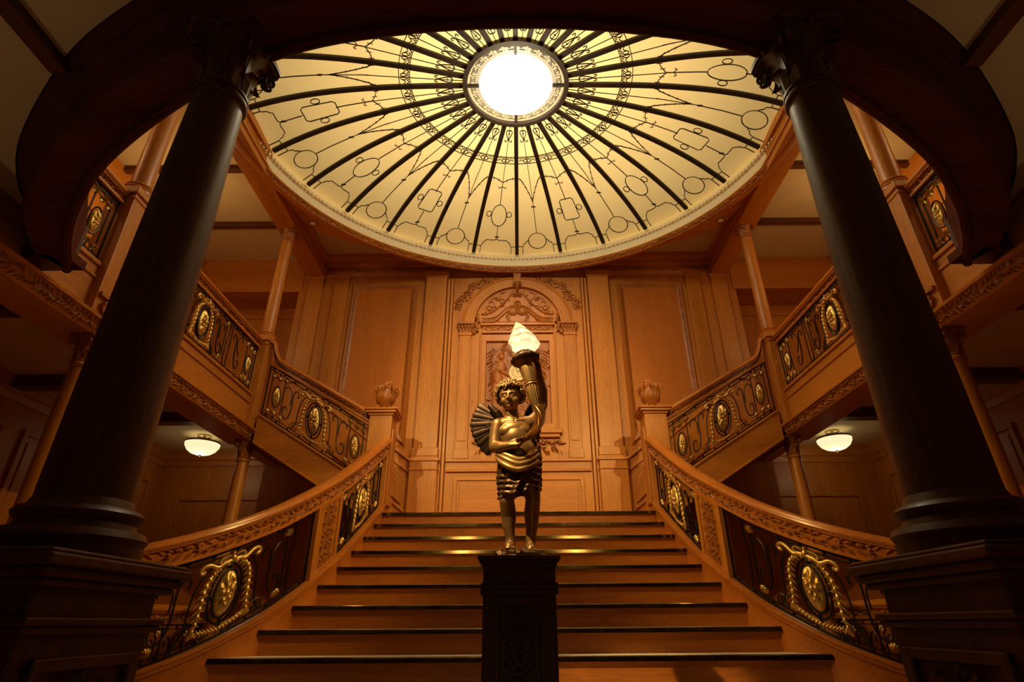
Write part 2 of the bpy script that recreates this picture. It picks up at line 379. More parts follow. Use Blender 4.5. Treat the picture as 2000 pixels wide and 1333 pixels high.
# ---- main back wall with panelling
wb=setting('wall_back',(0,WALLY,FLOOR))
MB().box(-3.95,3.95,WALLY,WALLY+.2,FLOOR,6.6).build('plain_wall','oak',wb)
yw=WALLY
MB().box(-1.14,1.14,yw-.035,yw,LAND,5.62).build('centre_bay','oak',wb,bev=.006)
for sx in (-1,1):
    # flat corner pilasters and strips
    for x0,x1,z0 in ((3.52,3.80,3.6),(3.06,3.32,3.3)):
        MB().box(x0,x1,yw-.04,yw,z0,5.62).box(x0-.02,x1+.02,yw-.055,yw,5.62,5.72).build('pilaster','oak',wb,sx,bev=.008)
    # big pilaster
    mb=MB().box(1.27,1.64,yw-.10,yw,2.42,5.62).box(1.25,1.66,yw-.12,yw,5.60,5.66).box(1.23,1.68,yw-.14,yw,5.66,5.73)
    mb.build('pilaster','oak',wb,sx,bev=.01)
    mb=MB().box(1.245,1.665,yw-.13,yw,2.30,2.44).box(1.22,1.69,yw-.16,yw,2.22,2.27).box(1.24,1.67,yw-.14,yw,LAND,2.30).box(1.23,1.68,yw-.155,yw,2.08,2.11)
    mb.build('pilaster_pedestal','oak',wb,sx,bev=.012)
    MB().box(1.15,1.19,yw-.07,yw,LAND,5.6).box(1.21,1.255,yw-.05,yw,LAND,5.6).build('batten','oak',wb,sx,bev=.006)
    # tall panel, raking foot
    zl=lambda x:2.47+(x-1.79)*.76
    ring=lambda e: [(1.79+e,zl(1.79+e)+e*1.25),(2.99-e,zl(2.99-e)+e*1.25),(2.99-e,5.52-e),(1.79+e,5.52-e)]
    fy=lambda a,b,d:(a,yw-d,b)
    A,B,D,F=ring(0),ring(.035),ring(.09),ring(.13)
    mb=MB(); vs=[fy(*p,0) for p in A]+[fy(*p,.05) for p in B]+[fy(*p,.03) for p in D]+[fy(*p,.008) for p in F]
    fs=[]
    for r in range(3):
        for k in range(4): fs.append((r*4+k,r*4+(k+1)%4,r*4+4+(k+1)%4,r*4+4+k))
    mb.add(vs,fs); mb.build('panel_moulding','oak_carved',wb,sx)
    MB().add([fy(*p,.014) for p in ring(.12)],[(0,1,2,3)]).build('panel_field','oak_panel' if 'oak_panel' in M else 'oak',wb,sx)
    mb=MB(); frieze(mb,lambda a,b,d:(1.87+a,yw-.03-d,5.46+b),1.05,.05,d=.01)
    frieze(mb,lambda a,b,d:(1.855+b,yw-.03-d,2.75+a),2.6,.05,d=.01); frieze(mb,lambda a,b,d:(2.925+b,yw-.03-d,3.6+a),1.8,.05,d=.01)
    mb.build('carved_border','oak_carved',wb,sx,kind='stuff')
    # raking dado mouldings following the side stair
    for off,wd,dp in ((-.10,.05,.05),(-.30,.035,.03),(-.95,.05,.03)):
        P=[(1.70,zl(1.70)+off-wd),(3.8,zl(3.8)+off-wd),(3.8,zl(3.8)+off),(1.70,zl(1.70)+off)]
        if off<-.5: P=[(1.70,zl(1.7)+off),(3.0,zl(3.0)+off),(3.0,zl(3.0)+off+wd),(1.7,zl(1.7)+off+wd)]
        MB().poly(P,fy,0,dp).build('raking_moulding','oak_x',wb,sx,bev=.005)
    P=[(1.78,zl(1.78)-.42),(2.35,zl(2.35)-.42),(2.35,zl(2.35)-.86),(1.78,zl(1.78)-.86)]
    mb=MB(); mb.poly(P,fy,0,.03); cxx=2.065; mb.poly([(cxx+(a-cxx)*.82,(b-zl(a))*.8+zl(a)-.13) for a,b in P],fy,.03,.042); mb.build('dado_panel','oak',wb,sx,bev=.006)
    # small pilasters beside the niche
    mb=MB().box(.80,1.0,yw-.075,yw-.03,2.42,4.44).box(.83,.97,yw-.085,yw-.07,2.55,4.36).box(.785,1.015,yw-.095,yw-.03,2.27,2.42).box(.785,1.015,yw-.09,yw-.03,4.42,4.46)
    mb.build('pilaster','oak',wb,sx,bev=.006)
    mb=MB().box(.76,1.04,yw-.12,yw-.03,4.63,4.67); fn=lambda a,b,d:(.90+a,yw-.07-d,4.54+b)
    mb.poly([(-.10,-.08),(.10,-.08),(.13,.09),(-.13,.09)],fn,-.04,.012)
    for k in range(5): leaf2(mb,fn,-.09+.045*k,-.07,PI/2+(k-2)*-.12,.12,.025,.035)
    for k in range(4): leaf2(mb,fn,-.07+.045*k,-.0,PI/2+(k-1.5)*-.2,.10,.025,.05)
    for q in (-1,1): scrollr(mb,fn,q*.115,.06,.03,PI/2,-q*1.3,.010,.05,3)
    mb.build('pilaster_capital','oak_carved',wb,sx,smooth=40)
    # spandrel carving
    mb=MB(); rng=random.Random(5)
    fn=lambda a,b,d:(a,yw-.035-d,b)
    for k in range(9):
        an=math.radians(20+k*6.2); rr=1.13+.03*math.sin(k*2); x,z=rr*math.cos(an),4.62+rr*math.sin(an)
        if x>1.08: x=1.06
        if z>5.56: z=5.53
        scrollr(mb,fn,x-.02,z-.02,.055+.012*(k%3),an,1.3*(-1)**k,.011,.03,4)
        leaf2(mb,fn,x,z,an+.9*(-1)**k,.10,.03,.03); leaf2(mb,fn,x,z,an-1.2*(-1)**k,.09,.028,.025)
        mb.blob(fn(x,z,.02),.018,.018,.018,4,6)
    mb.build('spandrel_carving','oak_carved',wb,sx,smooth=50)
    # drops beside the arch foot
    mb=MB()
    for k in range(9): 
        x=.70+.015*math.sin(k*1.7)+(.02 if k>4 else 0)*(k-4)*.4; z=4.84-k*.045
        mb.blob((x,yw-.08,z),.026,.022,.028,4,6); leaf2(mb,fn,x,z,-PI/2+.9*(-1)**k,.06,.02,.05)
    mb.build('fruit_drop','oak_carved',wb,sx,smooth=60)
# arch ring
def arcpts(r0,r1,n=40,z=4.64): 
    return [(r1*math.cos(PI*k/n),z+r1*math.sin(PI*k/n)) for k in range(n+1)]+[(r0*math.cos(PI*k/n),z+r0*math.sin(PI*k/n)) for k in range(n,-1,-1)]
def ringmesh(prof,n=48,z=4.64,half=True):    # prof [(r,d)]
    mb=MB(); N_=n; m=len(prof)
    vs=[(r*math.cos(PI*k/n),yw-d,z+r*math.sin(PI*k/n)) for k in range(n+1) for r,d in prof]
    fs=[(k*m+i,(k+1)*m+i,(k+1)*m+i+1,k*m+i+1) for k in range(n) for i in range(m-1)]
    return mb.add(vs,fs)
ringmesh([(.97,.03),(.97,.075),(.93,.09),(.92,.08),(.80,.08),(.79,.095),(.755,.095),(.745,.02)]).build('arch_moulding','oak',wb,smooth=30)
# tympanum carving
fn=lambda a,b,d:(a,yw-.035-d,b)
mb=MB()
for sx in (-1,1):
    for rr,h,w_ in ((0,0,.022),(.075,.0,.012)):
        pts=[(.62,4.70+rr),(.5,4.70+rr),(.40,4.72+rr),(.30,4.80+rr),(.20,4.90+rr),(.12,4.965+rr*.6)]
        mb.tube([fn(sx*a,b,.012) for a,b in catmull(pts,4)],w_,5)
    for k in range(9):
        q=catmull([(.55,4.735),(.42,4.745),(.31,4.83),(.2,4.93)],4)[k]; mb.blob(fn(sx*q[0],q[1],.012),.016,.012,.016,4,6)
    scrollr(mb,fn,sx*.57,4.76,.045,0,sx*1.2,.012,.02,2)
    # big volute discs
    mb.tube([fn(sx*(.085+.085*math.cos(a)),4.93+.085*math.sin(a),.02) for a in [2*PI*k/18 for k in range(18)]],.014,5,closed=True)
    mb.blob(fn(sx*.085,4.93,.0),.075,.035,.075,6,14)
    # swags
    rng=random.Random(8)
    for k in range(26):
        t=k/25; x=.62-.52*t; z=4.86+.42*t**1.4-.05*math.sin(PI*t); mb.blob(fn(sx*x,z,.012),.022*rng.uniform(.7,1.2),.02,.022,4,6)
        if k%2: leaf2(mb,fn,sx*x,z,rng.uniform(0,6.28),.06,.018,.025)
    pts=catmull([(.06,5.30),(.14,5.22),(.20,5.14),(.28,5.18),(.31,5.27),(.22,5.31)],5)
    mb.tube([fn(sx*a,b,.012) for a,b in pts],.016,4)
    pts=catmull([(.56,4.98),(.50,5.03),(.44,5.00),(.40,5.04),(.43,5.11),(.50,5.10),(.45,5.17),(.36,5.2),(.30,5.14)],4)
    mb.tube([fn(sx*a,b,.012) for a,b in pts],.014,4)
    for (x,z,a) in ((.35,5.12,1),(.27,5.05,2.5),(.46,4.92,.4),(.2,4.78,2),(.33,4.72,.3)): leaf2(mb,fn,sx*x,z,a if sx>0 else PI-a,.09,.025,.025); leaf2(mb,fn,sx*x,z,a+1.4 if sx>0 else PI-a-1.4,.07,.02,.02)
    scrollr(mb,fn,sx*.15,4.74,.05,PI/2,-sx*1.2,.012,.02,2)
mb.tube([fn(.055*math.cos(a),5.06+.055*math.sin(a),.02) for a in [2*PI*k/14 for k in range(14)]],.012,5,closed=True)
mb.blob(fn(0,5.06,0),.03,.03,.03,5,8)
for k in range(7): leaf2(mb,fn,0,5.22,PI*k/6,.09,.025,.03)
mb.build('tympanum_carving','oak_carved',wb,smooth=50)
mb=MB().box(-.64,.64,yw-.12,yw-.03,4.60,4.64).box(-.60,.60,yw-.075,yw-.03,4.49,4.60).box(-.62,.62,yw-.10,yw-.03,4.455,4.49)
mb.build('entablature','oak_x',wb,bev=.006)
mb=MB(); frieze(mb,lambda a,b,d:(-.58+a,yw-.075-d,4.545+b),1.16,.07); 
for k in range(40): mb.blob((-.62+k*.0318,yw-.115,4.66),.011,.015,.013,4,5)
mb.build('entablature_carving','oak_carved',wb,kind='stuff')
mb=MB(); 
for e,d in ((0,.09),): 
    mb.box(-.62,-.535,yw-.09,yw-.03,2.74,4.43).box(.535,.62,yw-.09,yw-.03,2.74,4.43).box(-.62,.62,yw-.09,yw-.03,4.30,4.43).box(-.62,.62,yw-.09,yw-.03,2.74,2.83)
    mb.box(-.64,-.61,yw-.105,yw-.03,2.74,4.44).box(.61,.64,yw-.105,yw-.03,2.74,4.44)
mb.build('niche_frame','oak',wb,bev=.01)
mb=MB().box(-.70,.70,yw-.13,yw-.03,2.66,2.74).box(-.66,.66,yw-.10,yw-.03,2.60,2.66)
mb.build('niche_shelf','oak_x',wb,bev=.012)
mb=MB()
for sx in (-1,1):
    for (x,z,r,t_) in ((.18,2.46,.09,1.4),(.38,2.50,.07,-1.3),(.56,2.5,.05,1.3),(.66,2.53,.035,-1.2)): scrollr(mb,fn,sx*x,z,r,PI/2,sx*t_,.016,.035,5)
    for k in range(14): leaf2(mb,fn,sx*(.06+.045*k),2.44+.035*math.sin(k*1.3),-PI/2+sx*(.3+.2*math.sin(k*2)),.10,.024,.035); leaf2(mb,fn,sx*(.08+.045*k),2.50,sx*.4+(0 if sx>0 else PI)+.5*math.sin(k*1.9),.09,.022,.045)
    for k in range(10): mb.blob(fn(sx*(.07+.062*k),2.55-.03*math.sin(k),.02),.02,.02,.018,4,6)
for k in range(6): mb.blob(fn(0,2.36+.04*k,.02),.03,.03,.03,4,6)
mb.build('shelf_carving','oak_carved',wb,smooth=50)
mb=MB().box(-1.13,1.13,yw-.09,yw-.03,2.22,2.27).box(-1.12,1.12,yw-.06,yw-.03,2.10,2.22).box(-1.12,1.12,yw-.075,yw-.03,2.07,2.10)
mb.build('dado_rail','oak_x',wb,bev=.008)
mb=MB()
for a,b,c,d in ((-1.0,1.0,1.94,2.0),(-1.0,1.0,LAND+.1,LAND+.16),(-1.0,-.94,LAND+.1,2.0),(.94,1.0,LAND+.1,2.0)): mb.box(a,b,yw-.055,yw-.035,c,d)
mb.box(-.90,.90,yw-.045,yw-.03,LAND+.2,1.90); mb.build('dado_panel','oak_x',wb,bev=.008)
for sx in (-1,1):
    MB().poly([(.64,2.27),(1.0,2.27),(.78,2.40),(.64,2.40)],lambda a,b,d:(a,yw-.035-d,b),0,.02).build('foot_fillet','oak_x',wb,sx)
mb=MB().box(-.09,.09,yw-.17,yw-.03,5.66,5.75).poly([(-.07,5.66),(.07,5.66),(.05,5.45),(-.05,5.45)],fn,0,.10)
for k in range(5): mb.blob((0,yw-.13,5.45-.035*k),.045-.006*k,.04,.03,4,8)
for q in (-1,1): leaf2(mb,lambda a,b,d:(a,yw-.12-d,b),q*.03,5.50,-PI/2+q*.4,.12,.03,.03)
mb.build('keystone','oak_carved',wb,smooth=40)
# cornice over back wall
prof=[(0,-.38),(.03,-.38),(.05,-.30),(.05,-.20),(.09,-.18),(.10,-.10),(.20,-.07),(.22,.02),(0,.02)]
mb=MB().sweep([(-3.87,yw,CEIL),(3.87,yw,CEIL)],[(-a,b) for a,b in prof],side=1)
mb.build('trim_1','oak_x')['kind']='structure'
mb=MB(); frieze(mb,lambda a,b,d:(-3.85+a,yw-.05-d,5.80+b),7.7,.08,d=.012); o=mb.build('cornice_carving','oak_carved',wb,kind='stuff')

# ---- carved clock panel (thing)
ck=thing('clock','round cream clock dial set in a carved figure panel behind the statue','clock',(0,yw-.05,3.72))
fnp=lambda a,b,d:(a,yw-.036-d,b)
mb=MB(); rng=random.Random(3)
mb.box(-.53,.53,yw-.045,yw-.03,2.84,4.29)
for sx in (-1,1):
    # standing winged figures either side of the dial, in relief
    def rb(x,z,rx,rz,d=.03,a=0): mb.blob(fnp(sx*x,z,.0),rx,d,rz,6,10,Matrix.Rotation(sx*a,3,'Y'))
    rb(.27,4.02,.055,.07,.05); rb(.29,4.04,.07,.06,.03); rb(.29,3.84,.10,.13,.05,.2); rb(.33,3.62,.09,.15,.05,.1)
    rb(.36,3.40,.10,.20,.045,.05); rb(.34,3.12,.12,.24,.05); rb(.22,3.72,.035,.13,.045,1.0); rb(.40,3.8,.035,.13,.04,-.5)
    for k in range(14): leaf2(mb,fnp,sx*(.42-.004*k),4.15-.055*k,-PI/2+sx*(.9-.05*k),.16,.025,.03)
    for k in range(8): leaf2(mb,fnp,sx*.16,2.95+.06*k,PI/2-sx*(.6-.1*k),.15,.03,.03)
    for k in range(7): leaf2(mb,fnp,sx*.2,4.2-.01*k,PI/2*(1 if sx>0 else 1)+sx*(.2-.35*k),.12,.03,.02)
carve_panel(mb,lambda a,b,d:fnp(a,3.1+b,d),.34,.5,7,d=.03)
rng=random.Random(12)
for sx in (-1,1):
    for k in range(34):
        z0_=rng.uniform(3.16,4.22); x0_=rng.uniform(.12,.46); am=rng.uniform(.01,.03); ph=rng.uniform(0,6)
        mb.tube([fnp(sx*(x0_+am*math.sin(ph+j*.8)),z0_-.03*j,.02+.02*math.sin(j*.4)) for j in range(9)],lambda t:.009*(1-.5*t),4)
    for k in range(26): leaf2(mb,fnp,sx*rng.uniform(.1,.5),rng.uniform(2.9,4.2),rng.uniform(0,6.28),.09,.022,.04)
    for k in range(14): a=.3+k*.2; mb.tube([fnp(sx*(.27+.13*math.cos(a)),4.02+.13*math.sin(a),.02),fnp(sx*(.27+.2*math.cos(a+.2)),4.02+.2*math.sin(a+.2),.03)],lambda t:.012*(1-.6*t),4)
mb.build('carved_panel','oak_niche',ck,smooth=50)
mb=MB().lathe([(.105,0),(.145,0),(.155,.02),(.145,.035),(.115,.03),(.105,.02)],0,0,36)
mb.v=[(a,yw-.05-c,3.72+b) for a,b,c in mb.v]; mb.build('dial_rim','cream',ck,smooth=40)
mb=MB().poly([(.108*math.cos(2*PI*k/36),3.72+.108*math.sin(2*PI*k/36)) for k in range(36)],lambda a,b,d:(a,yw-d,b),.05,.072)
dl=mb.build('dial','dial',ck)
for k in range(12):
    a=2*PI*k/12; MB().tube([(r*math.sin(a),yw-.076,3.72+r*math.cos(a)) for r in (.078,.1)],.004,4).build('hour_mark','iron',dl)
mb=MB().tube([(0,yw-.079,3.72),(.03,yw-.079,3.76)],.005,4).tube([(0,yw-.079,3.72),(-.03,yw-.079,3.79)],.004,4); mb.build('clock_hands','iron',dl)

# ------------------------------------------------------------------ upper ceiling, dome opening and beams
n=72
def ell(e,k,n=72): a=2*PI*k/n; return ((DA+e)*math.cos(a),DOME_C[1]+(DB+e*.6)*math.sin(a))
cl=setting('ceiling',(0,5,CEIL))
mb=MB(); vs=[];fs=[]
X0,X1,YA,YB=-SIDE,SIDE,-5,BACKY
inn=[ell(.04,k) for k in range(n)]; out=[]
for k in range(n):
    a=2*PI*k/n; dx,dy=math.cos(a),math.sin(a); ts=[]
    if dx>1e-9: ts.append(X1/dx)
    if dx<-1e-9: ts.append(X0/dx)
    if dy>1e-9: ts.append((YB-DOME_C[1])/dy)
    if dy<-1e-9: ts.append((YA-DOME_C[1])/dy)
    t_=min(ts); out.append((dx*t_,DOME_C[1]+dy*t_))
for z in (CEIL,CEIL+.12): vs+=[(a,b,z) for a,b in inn]+[(a,b,z) for a,b in out]
for k in range(n):
    j=(k+1)%n; fs+= [(k,j,n+j,n+k),(2*n+k,3*n+k,3*n+j,2*n+j),(k,2*n+k,2*n+j,j)]
# corners
cor=[(X1,YB),(X0,YB),(X0,YA),(X1,YA)]
mb.add(vs,fs)
for cx_,cy_ in cor:
    ks=[k for k in range(n) if (abs(out[k][0]-cx_)<1e-6 or abs(out[k][1]-cy_)<1e-6)]
    ka=[k for k in ks if abs(out[k][0]-cx_)<1e-6]; kb=[k for k in ks if abs(out[k][1]-cy_)<1e-6]
    pa=min((out[k] for k in ka),key=lambda p:abs(p[1]-cy_)); pb=min((out[k] for k in kb),key=lambda p:abs(p[0]-cx_))
    mb.add([(pa[0],pa[1],CEIL),(cx_,cy_,CEIL),(pb[0],pb[1],CEIL)],[(0,1,2)])
mb.build('plaster_ceiling','plaster',cl)
def beam(name,x0,x1,y0,y1,z0,z1,par,mat='oak_y',sx=1):
    mb=MB().box(x0,x1,y0,y1,z0,z1)
    if abs(y1-y0)>abs(x1-x0): mb.box(x0-.05,x1+.05,y0,y1,z1-.12,z1).box(x0-.025,x1+.025,y0,y1,z0+.1,z0+.14)
    else: mb.box(x0,x1,y0-.05,y1+.05,z1-.12,z1).box(x0,x1,y0-.025,y1+.025,z0+.1,z0+.14)
    return mb.build(name,mat,par,sx,bev=.008)
for sx in (-1,1):
    beam('ceiling_beam',3.52,3.84,-4.5,WALLY,5.66,CEIL,cl,'oak_y',sx)
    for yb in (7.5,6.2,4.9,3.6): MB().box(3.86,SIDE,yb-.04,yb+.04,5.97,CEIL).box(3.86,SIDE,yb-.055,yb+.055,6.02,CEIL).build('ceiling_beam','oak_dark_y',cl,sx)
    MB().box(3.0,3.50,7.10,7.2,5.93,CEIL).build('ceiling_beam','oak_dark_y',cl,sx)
# flat ring soffit around the dome
dm=thing('dome','oval glazed ceiling dome with black radiating ribs over the staircase','dome',(0,5.1,CEIL))
def ering(prof,seg=112):        # prof (e,z) closed
    mb=MB(); m=len(prof); vs=[];fs=[]
    for k in range(seg):
        a=2*PI*k/seg
        for e,z in prof: vs.append(((DA+e)*math.cos(a),DOME_C[1]+(DB+e*.6)*math.sin(a),z))
    for k in range(seg):
        o=k*m;p=((k+1)%seg)*m
        for i in range(m): fs.append((o+i,p+i,p+(i+1)%m,o+(i+1)%m))
    return mb.add(vs,fs)
mb=MB(); sg=112; vs=[]
for k in range(sg):
    a=2*PI*k/sg; aq=math.degrees(math.acos(min(1,abs(math.cos(a))))); eo_=.19+.30*math.exp(-((aq-36)/12)**2)
    for e,z in ((.14,5.73),(eo_,5.75),(eo_,CEIL+.02),(eo_-.04,CEIL+.02),(.12,5.90)): vs.append(((DA+e)*math.cos(a),DOME_C[1]+(DB+e*(.6 if e<.2 else .55+.35*abs(math.sin(2*a))))*math.sin(a),z))
mb.add(vs,[(k*5+i,((k+1)%sg)*5+i,((k+1)%sg)*5+(i+1)%5,k*5+(i+1)%5) for k in range(sg) for i in range(5)])
mb.build('soffit_band','oak_x',dm,smooth=30)
ering([(.015,5.985),(.02,5.93),(.055,5.90),(.055,5.84),(.075,5.80),(.06,5.775),(.09,5.77),(.10,6.0),(.05,6.05)]).build('cream_cove','cream',dm,smooth=35)
ering([(.06,5.775),(.055,5.755),(.075,5.74),(.085,5.67),(.075,5.655),(.13,5.65),(.17,5.66),(.20,5.74),(.12,5.78)]).build('carved_ring','oak_x',dm,smooth=35)
mb=MB()
for k in range(300):
    a=2*PI*(k+.5)/300; ca,sa=math.cos(a),math.sin(a); e=.012
    c=Vector(((DA+e)*ca,DOME_C[1]+(DB+e)*sa,5.925)); t=Vector((-sa,ca,0)); r=Vector((ca,sa,0))
    vs=[c+t*(q*.019)+r*(p*.018)+Vector((0,0,h*.022)) for h in (-1,1) for q,p in ((-1,-1),(1,-1),(1,1),(-1,1))]
    mb.add(vs,[(0,3,2,1),(4,5,6,7),(0,1,5,4),(1,2,6,5),(2,3,7,6),(3,0,4,7)])
mb.build('dentil_course','cream',dm,kind='stuff')
mb=MB()
frieze(mb,lambda a,b,d:((DA+.075-d)*math.cos(a/3.4),DOME_C[1]+(DB+.045-d)*math.sin(a/3.4),5.705+b),2*PI*3.4,.06,unit=.11,d=.012,th=.16)
mb.build('ring_carving','oak_carved',dm,kind='stuff')
# dome skin and ribs. rho 0..1 -> plan and height
RH=6.43
def dome(rho,ph,up=0):    # ph=0 pointing to the back wall, growing clockwise towards -X
    x=-DA*rho*math.sin(ph); y=DOME_C[1]+DB*rho*math.cos(ph)
    return (x,y,RH-.43*rho**4+up)
NR=28
for k in range(NR):
    p0=2*PI*k/NR;p1=2*PI*(k+1)/NR
    MB().grid(lambda u,v:dome(.17+.845*u,p0+(p1-p0)*v,0),14,3).build('pane','dome_glass',dm,smooth=180)
for k in range(NR):
    ph=2*PI*k/NR
    mb=MB(); vs=[];fs=[]; n_=18
    for i in range(n_+1):
        rho=.192+.798*i/n_; hw=.031
        x,y,z=dome(rho,ph); tx,ty=-math.cos(ph)*DA,-math.sin(ph)*DB; l=math.hypot(tx,ty); tx/=l;ty/=l
        for q,h in ((-1,-.01),(-1,-.05),(1,-.05),(1,-.01)): vs.append((x+tx*q*hw,y+ty*q*hw,z+h))
    for i in range(n_):
        for j in range(4): fs.append((i*4+j,i*4+(j+1)%4,i*4+4+(j+1)%4,i*4+4+j))
    fs+=[(0,1,2,3),(n_*4+3,n_*4+2,n_*4+1,n_*4)]
    mb.add(vs,fs).build('rib','iron_dome',dm)
# oculus
def eo(mb,prof,seg=64):
    m=len(prof)
    vs=[]
    for k in range(seg):
        a=2*PI*k/seg
        for r,z in prof: vs.append((r*math.cos(a),DOME_C[1]+r*.945*math.sin(a),z))
    fs=[(k*m+i,((k+1)%seg)*m+i,((k+1)%seg)*m+(i+1)%m,k*m+(i+1)%m) for k in range(seg) for i in range(m)]
    return mb.add(vs,fs)
mb=eo(MB(),[(.645,6.35),(.705,6.35),(.705,6.44),(.645,6.44)])
for k in range(4):
    a=PI/2*k; c,s_=math.cos(a),math.sin(a); mb.tube([(r*c,DOME_C[1]+r*.945*s_,6.39) for r in (.49,.66)],.024,4)
mb.build('oculus_frame','iron_dome',dm)
eo(MB(),[(.47,6.41),(.65,6.41),(.65,6.42),(.47,6.42)]).build('key_band','key_glow',dm)
mb=MB(); 
for k in range(24):
    if k%6==5 and False: continue
    def kp(u,v): a=2*PI*(k+u)/24; r=.535+.062*v; return (r*math.cos(a),DOME_C[1]+r*.945*math.sin(a),6.404)
    q=[(0.05,0),(0.05,1),(.85,1),(.85,.15),(.35,.15),(.35,.65),(.6,.65),(.6,.4)]
    mb.tube([kp(a,b) for a,b in q],.0045,4)
mb.build('greek_key','key_line',dm)
mb=MB(); pr=[(.475*math.cos(t*PI/2/8)**.8,6.36-.07*math.sin(t*PI/2/8)) for t in range(9)]; pr.insert(0,(.48,6.415))
vs=[];m_=9
mb.lathe([(max(r,0),z) for r,z in pr][::-1],0,0,48); mb.v=[(x,DOME_C[1]+y*.945,z) for x,y,z in mb.v]
mb.build('oculus_bowl','oculus_light',dm,smooth=60)
# tracery below the skin
DZ=-.03
def bay(k):
    pc=2*PI*(k+.5)/NR; hp=PI/NR
    return lambda rho,q: dome(rho,pc+hp*q,DZ)      # q -1..1 across the bay
th=.0075
for k in range(NR):
    F=bay(k); W=lambda rho:DA*rho*PI/NR           # half width in metres
    ln=lambda mb,pts,r=th: mb.tube([F(a,b) for a,b in pts],r,4)
    A=(k%2==1)
    # inner spade finial
    mb=MB()
    ln(mb,[(.194,0),(.58,0)],th*.8)
    c=.27; 
    sp=[(.240,0),(.236,.22),(.244,.42),(.256,.38),(.290,.0)]
    for s_ in (-1,1):
        ln(mb,catmull([(a,b*s_) for a,b in sp],4),.008)
        ln(mb,catmull([(.288,0),(.295,.16*s_),(.302,.30*s_),(.298,.44*s_),(.289,.42*s_)],3),.007)
    ln(mb,[(.254,-.14),(.254,.14)],.009)
    mb.build('spade_finial','iron_dome',dm)
    # festoon
    mb=MB()
    if A:
        ln(mb,[(.54,0),(.70,0)],th*.8)
        for s_ in (-1,1):
            pts=catmull([(.525,s_*1.0),(.530,s_*.74),(.558,s_*.50),(.60,s_*.27),(.645,s_*.09),(.68,0)],5); ln(mb,pts)
            for j in range(1,len(pts)-1,4): a,b=pts[j]; ln(mb,[(a-.012*0,b-.08),(a,b+.08)] if abs(b)<.4 else [(a-.010,b),(a+.010,b)],.005)
        ln(mb,[(.70,0),(.80,0)]); mb.blob(F(.710,0),.045,.012,.016,4,8,Matrix.Rotation(0,3,'Z'))
    else:
        for s_ in (-1,1):
            pts=catmull([(.525,s_*1.0),(.528,s_*.62),(.538,s_*.30),(.552,0)],4); ln(mb,pts)
            for j in (3,8): a,b=pts[j]; ln(mb,[(a-.010,b),(a+.010,b)],.005)
            ln(mb,catmull([(.580,0),(.583,.10*s_),(.590,.20*s_),(.580,.27*s_)],3),.006)
        ln(mb,[(.55,0),(.66,0)])
    mb.build('festoon','iron_dome',dm)
    # medallion and border
    mb=MB()
    def circ(rc,rr,rq,n_=20,q0=0): return [(rc+rr*math.cos(2*PI*j/n_),q0+rq*math.sin(2*PI*j/n_)) for j in range(n_+1)]
    if A:
        ln(mb,[(.80,0),(.873,0)]); ln(mb,circ(.918,.045,.43),th*1.1)
        for s_ in (-1,1):
            ln(mb,[(.912,.43*s_),(.918,.5*s_),(.928,.56*s_),(.932,.66*s_),(.948,.72*s_),(.948,1.0*s_)])
            ln(mb,[(.948,.72*s_),(.99,.72*s_)])
    else:
        if k%4==0: ln(mb,circ(.763,.067,.42),th*1.1); ro=.43
        else:
            q=[(.69,-.30),(.69,.30),(.70,.40),(.81,.40),(.82,.30),(.82,-.30),(.81,-.40),(.70,-.40),(.69,-.30)]; ln(mb,q,th*1.1)
        for s_ in (-1,1): ln(mb,circ(.757,.017,.14,12,.57*s_),th)
        ln(mb,[(.66,0),(.695,0)]); ln(mb,[(.825,0),(.91,0)]); mb.blob(F(.895,0),.045,.012,.016,4,8)
        for s_ in (-1,1):
            ln(mb,[(.908,0),(.914,.10*s_),(.914,.50*s_),(.922,.54*s_),(.930,.64*s_),(.942,.67*s_),(.950,.72*s_),(.950,1.0*s_)])
            ln(mb,[(.950,.72*s_),(.99,.72*s_)])
    mb.build('medallion_tracery','iron_dome',dm)
    # guilloche band
    mb=MB()
    ln(mb,[(.392,-1+j*.25) for j in range(9)],.006); ln(mb,[(.432,-1+j*.25) for j in range(9)],.007)
    for j in range(4):
        q0=-.75+.5*j; ln(mb,[(.394,q0-.22),(.404,q0-.10),(.394,q0),(.404,q0+.10),(.394,q0+.22)],.007)
    for s_ in (-1,1):
        ln(mb,circ(.415,.011,.15,10,.16*s_),.007); ln(mb,[(.420,.3*s_),(.408,.5*s_),(.416,.75*s_)],.007)
    mb.build('guilloche_band','iron_dome',dm)
# downlights in the soffit ring
for sx,lab in ((-1,'small round recessed downlight in left of the dome soffit'),(1,'small round recessed downlight in right of the dome soffit')):
    x,y=3.27,7.12
    d_=thing('downlight',lab,'light',(sx*x,y,5.745),'dome downlights')
    MB().lathe([(.045,5.745),(.05,5.73),(.062,5.73),(.062,5.75)],x,y,20).build('rim','brass',d_,sx)
    MB().lathe([(0,5.737),(.046,5.737),(.046,5.75)],x,y,20).build('lens','cream',d_,sx)

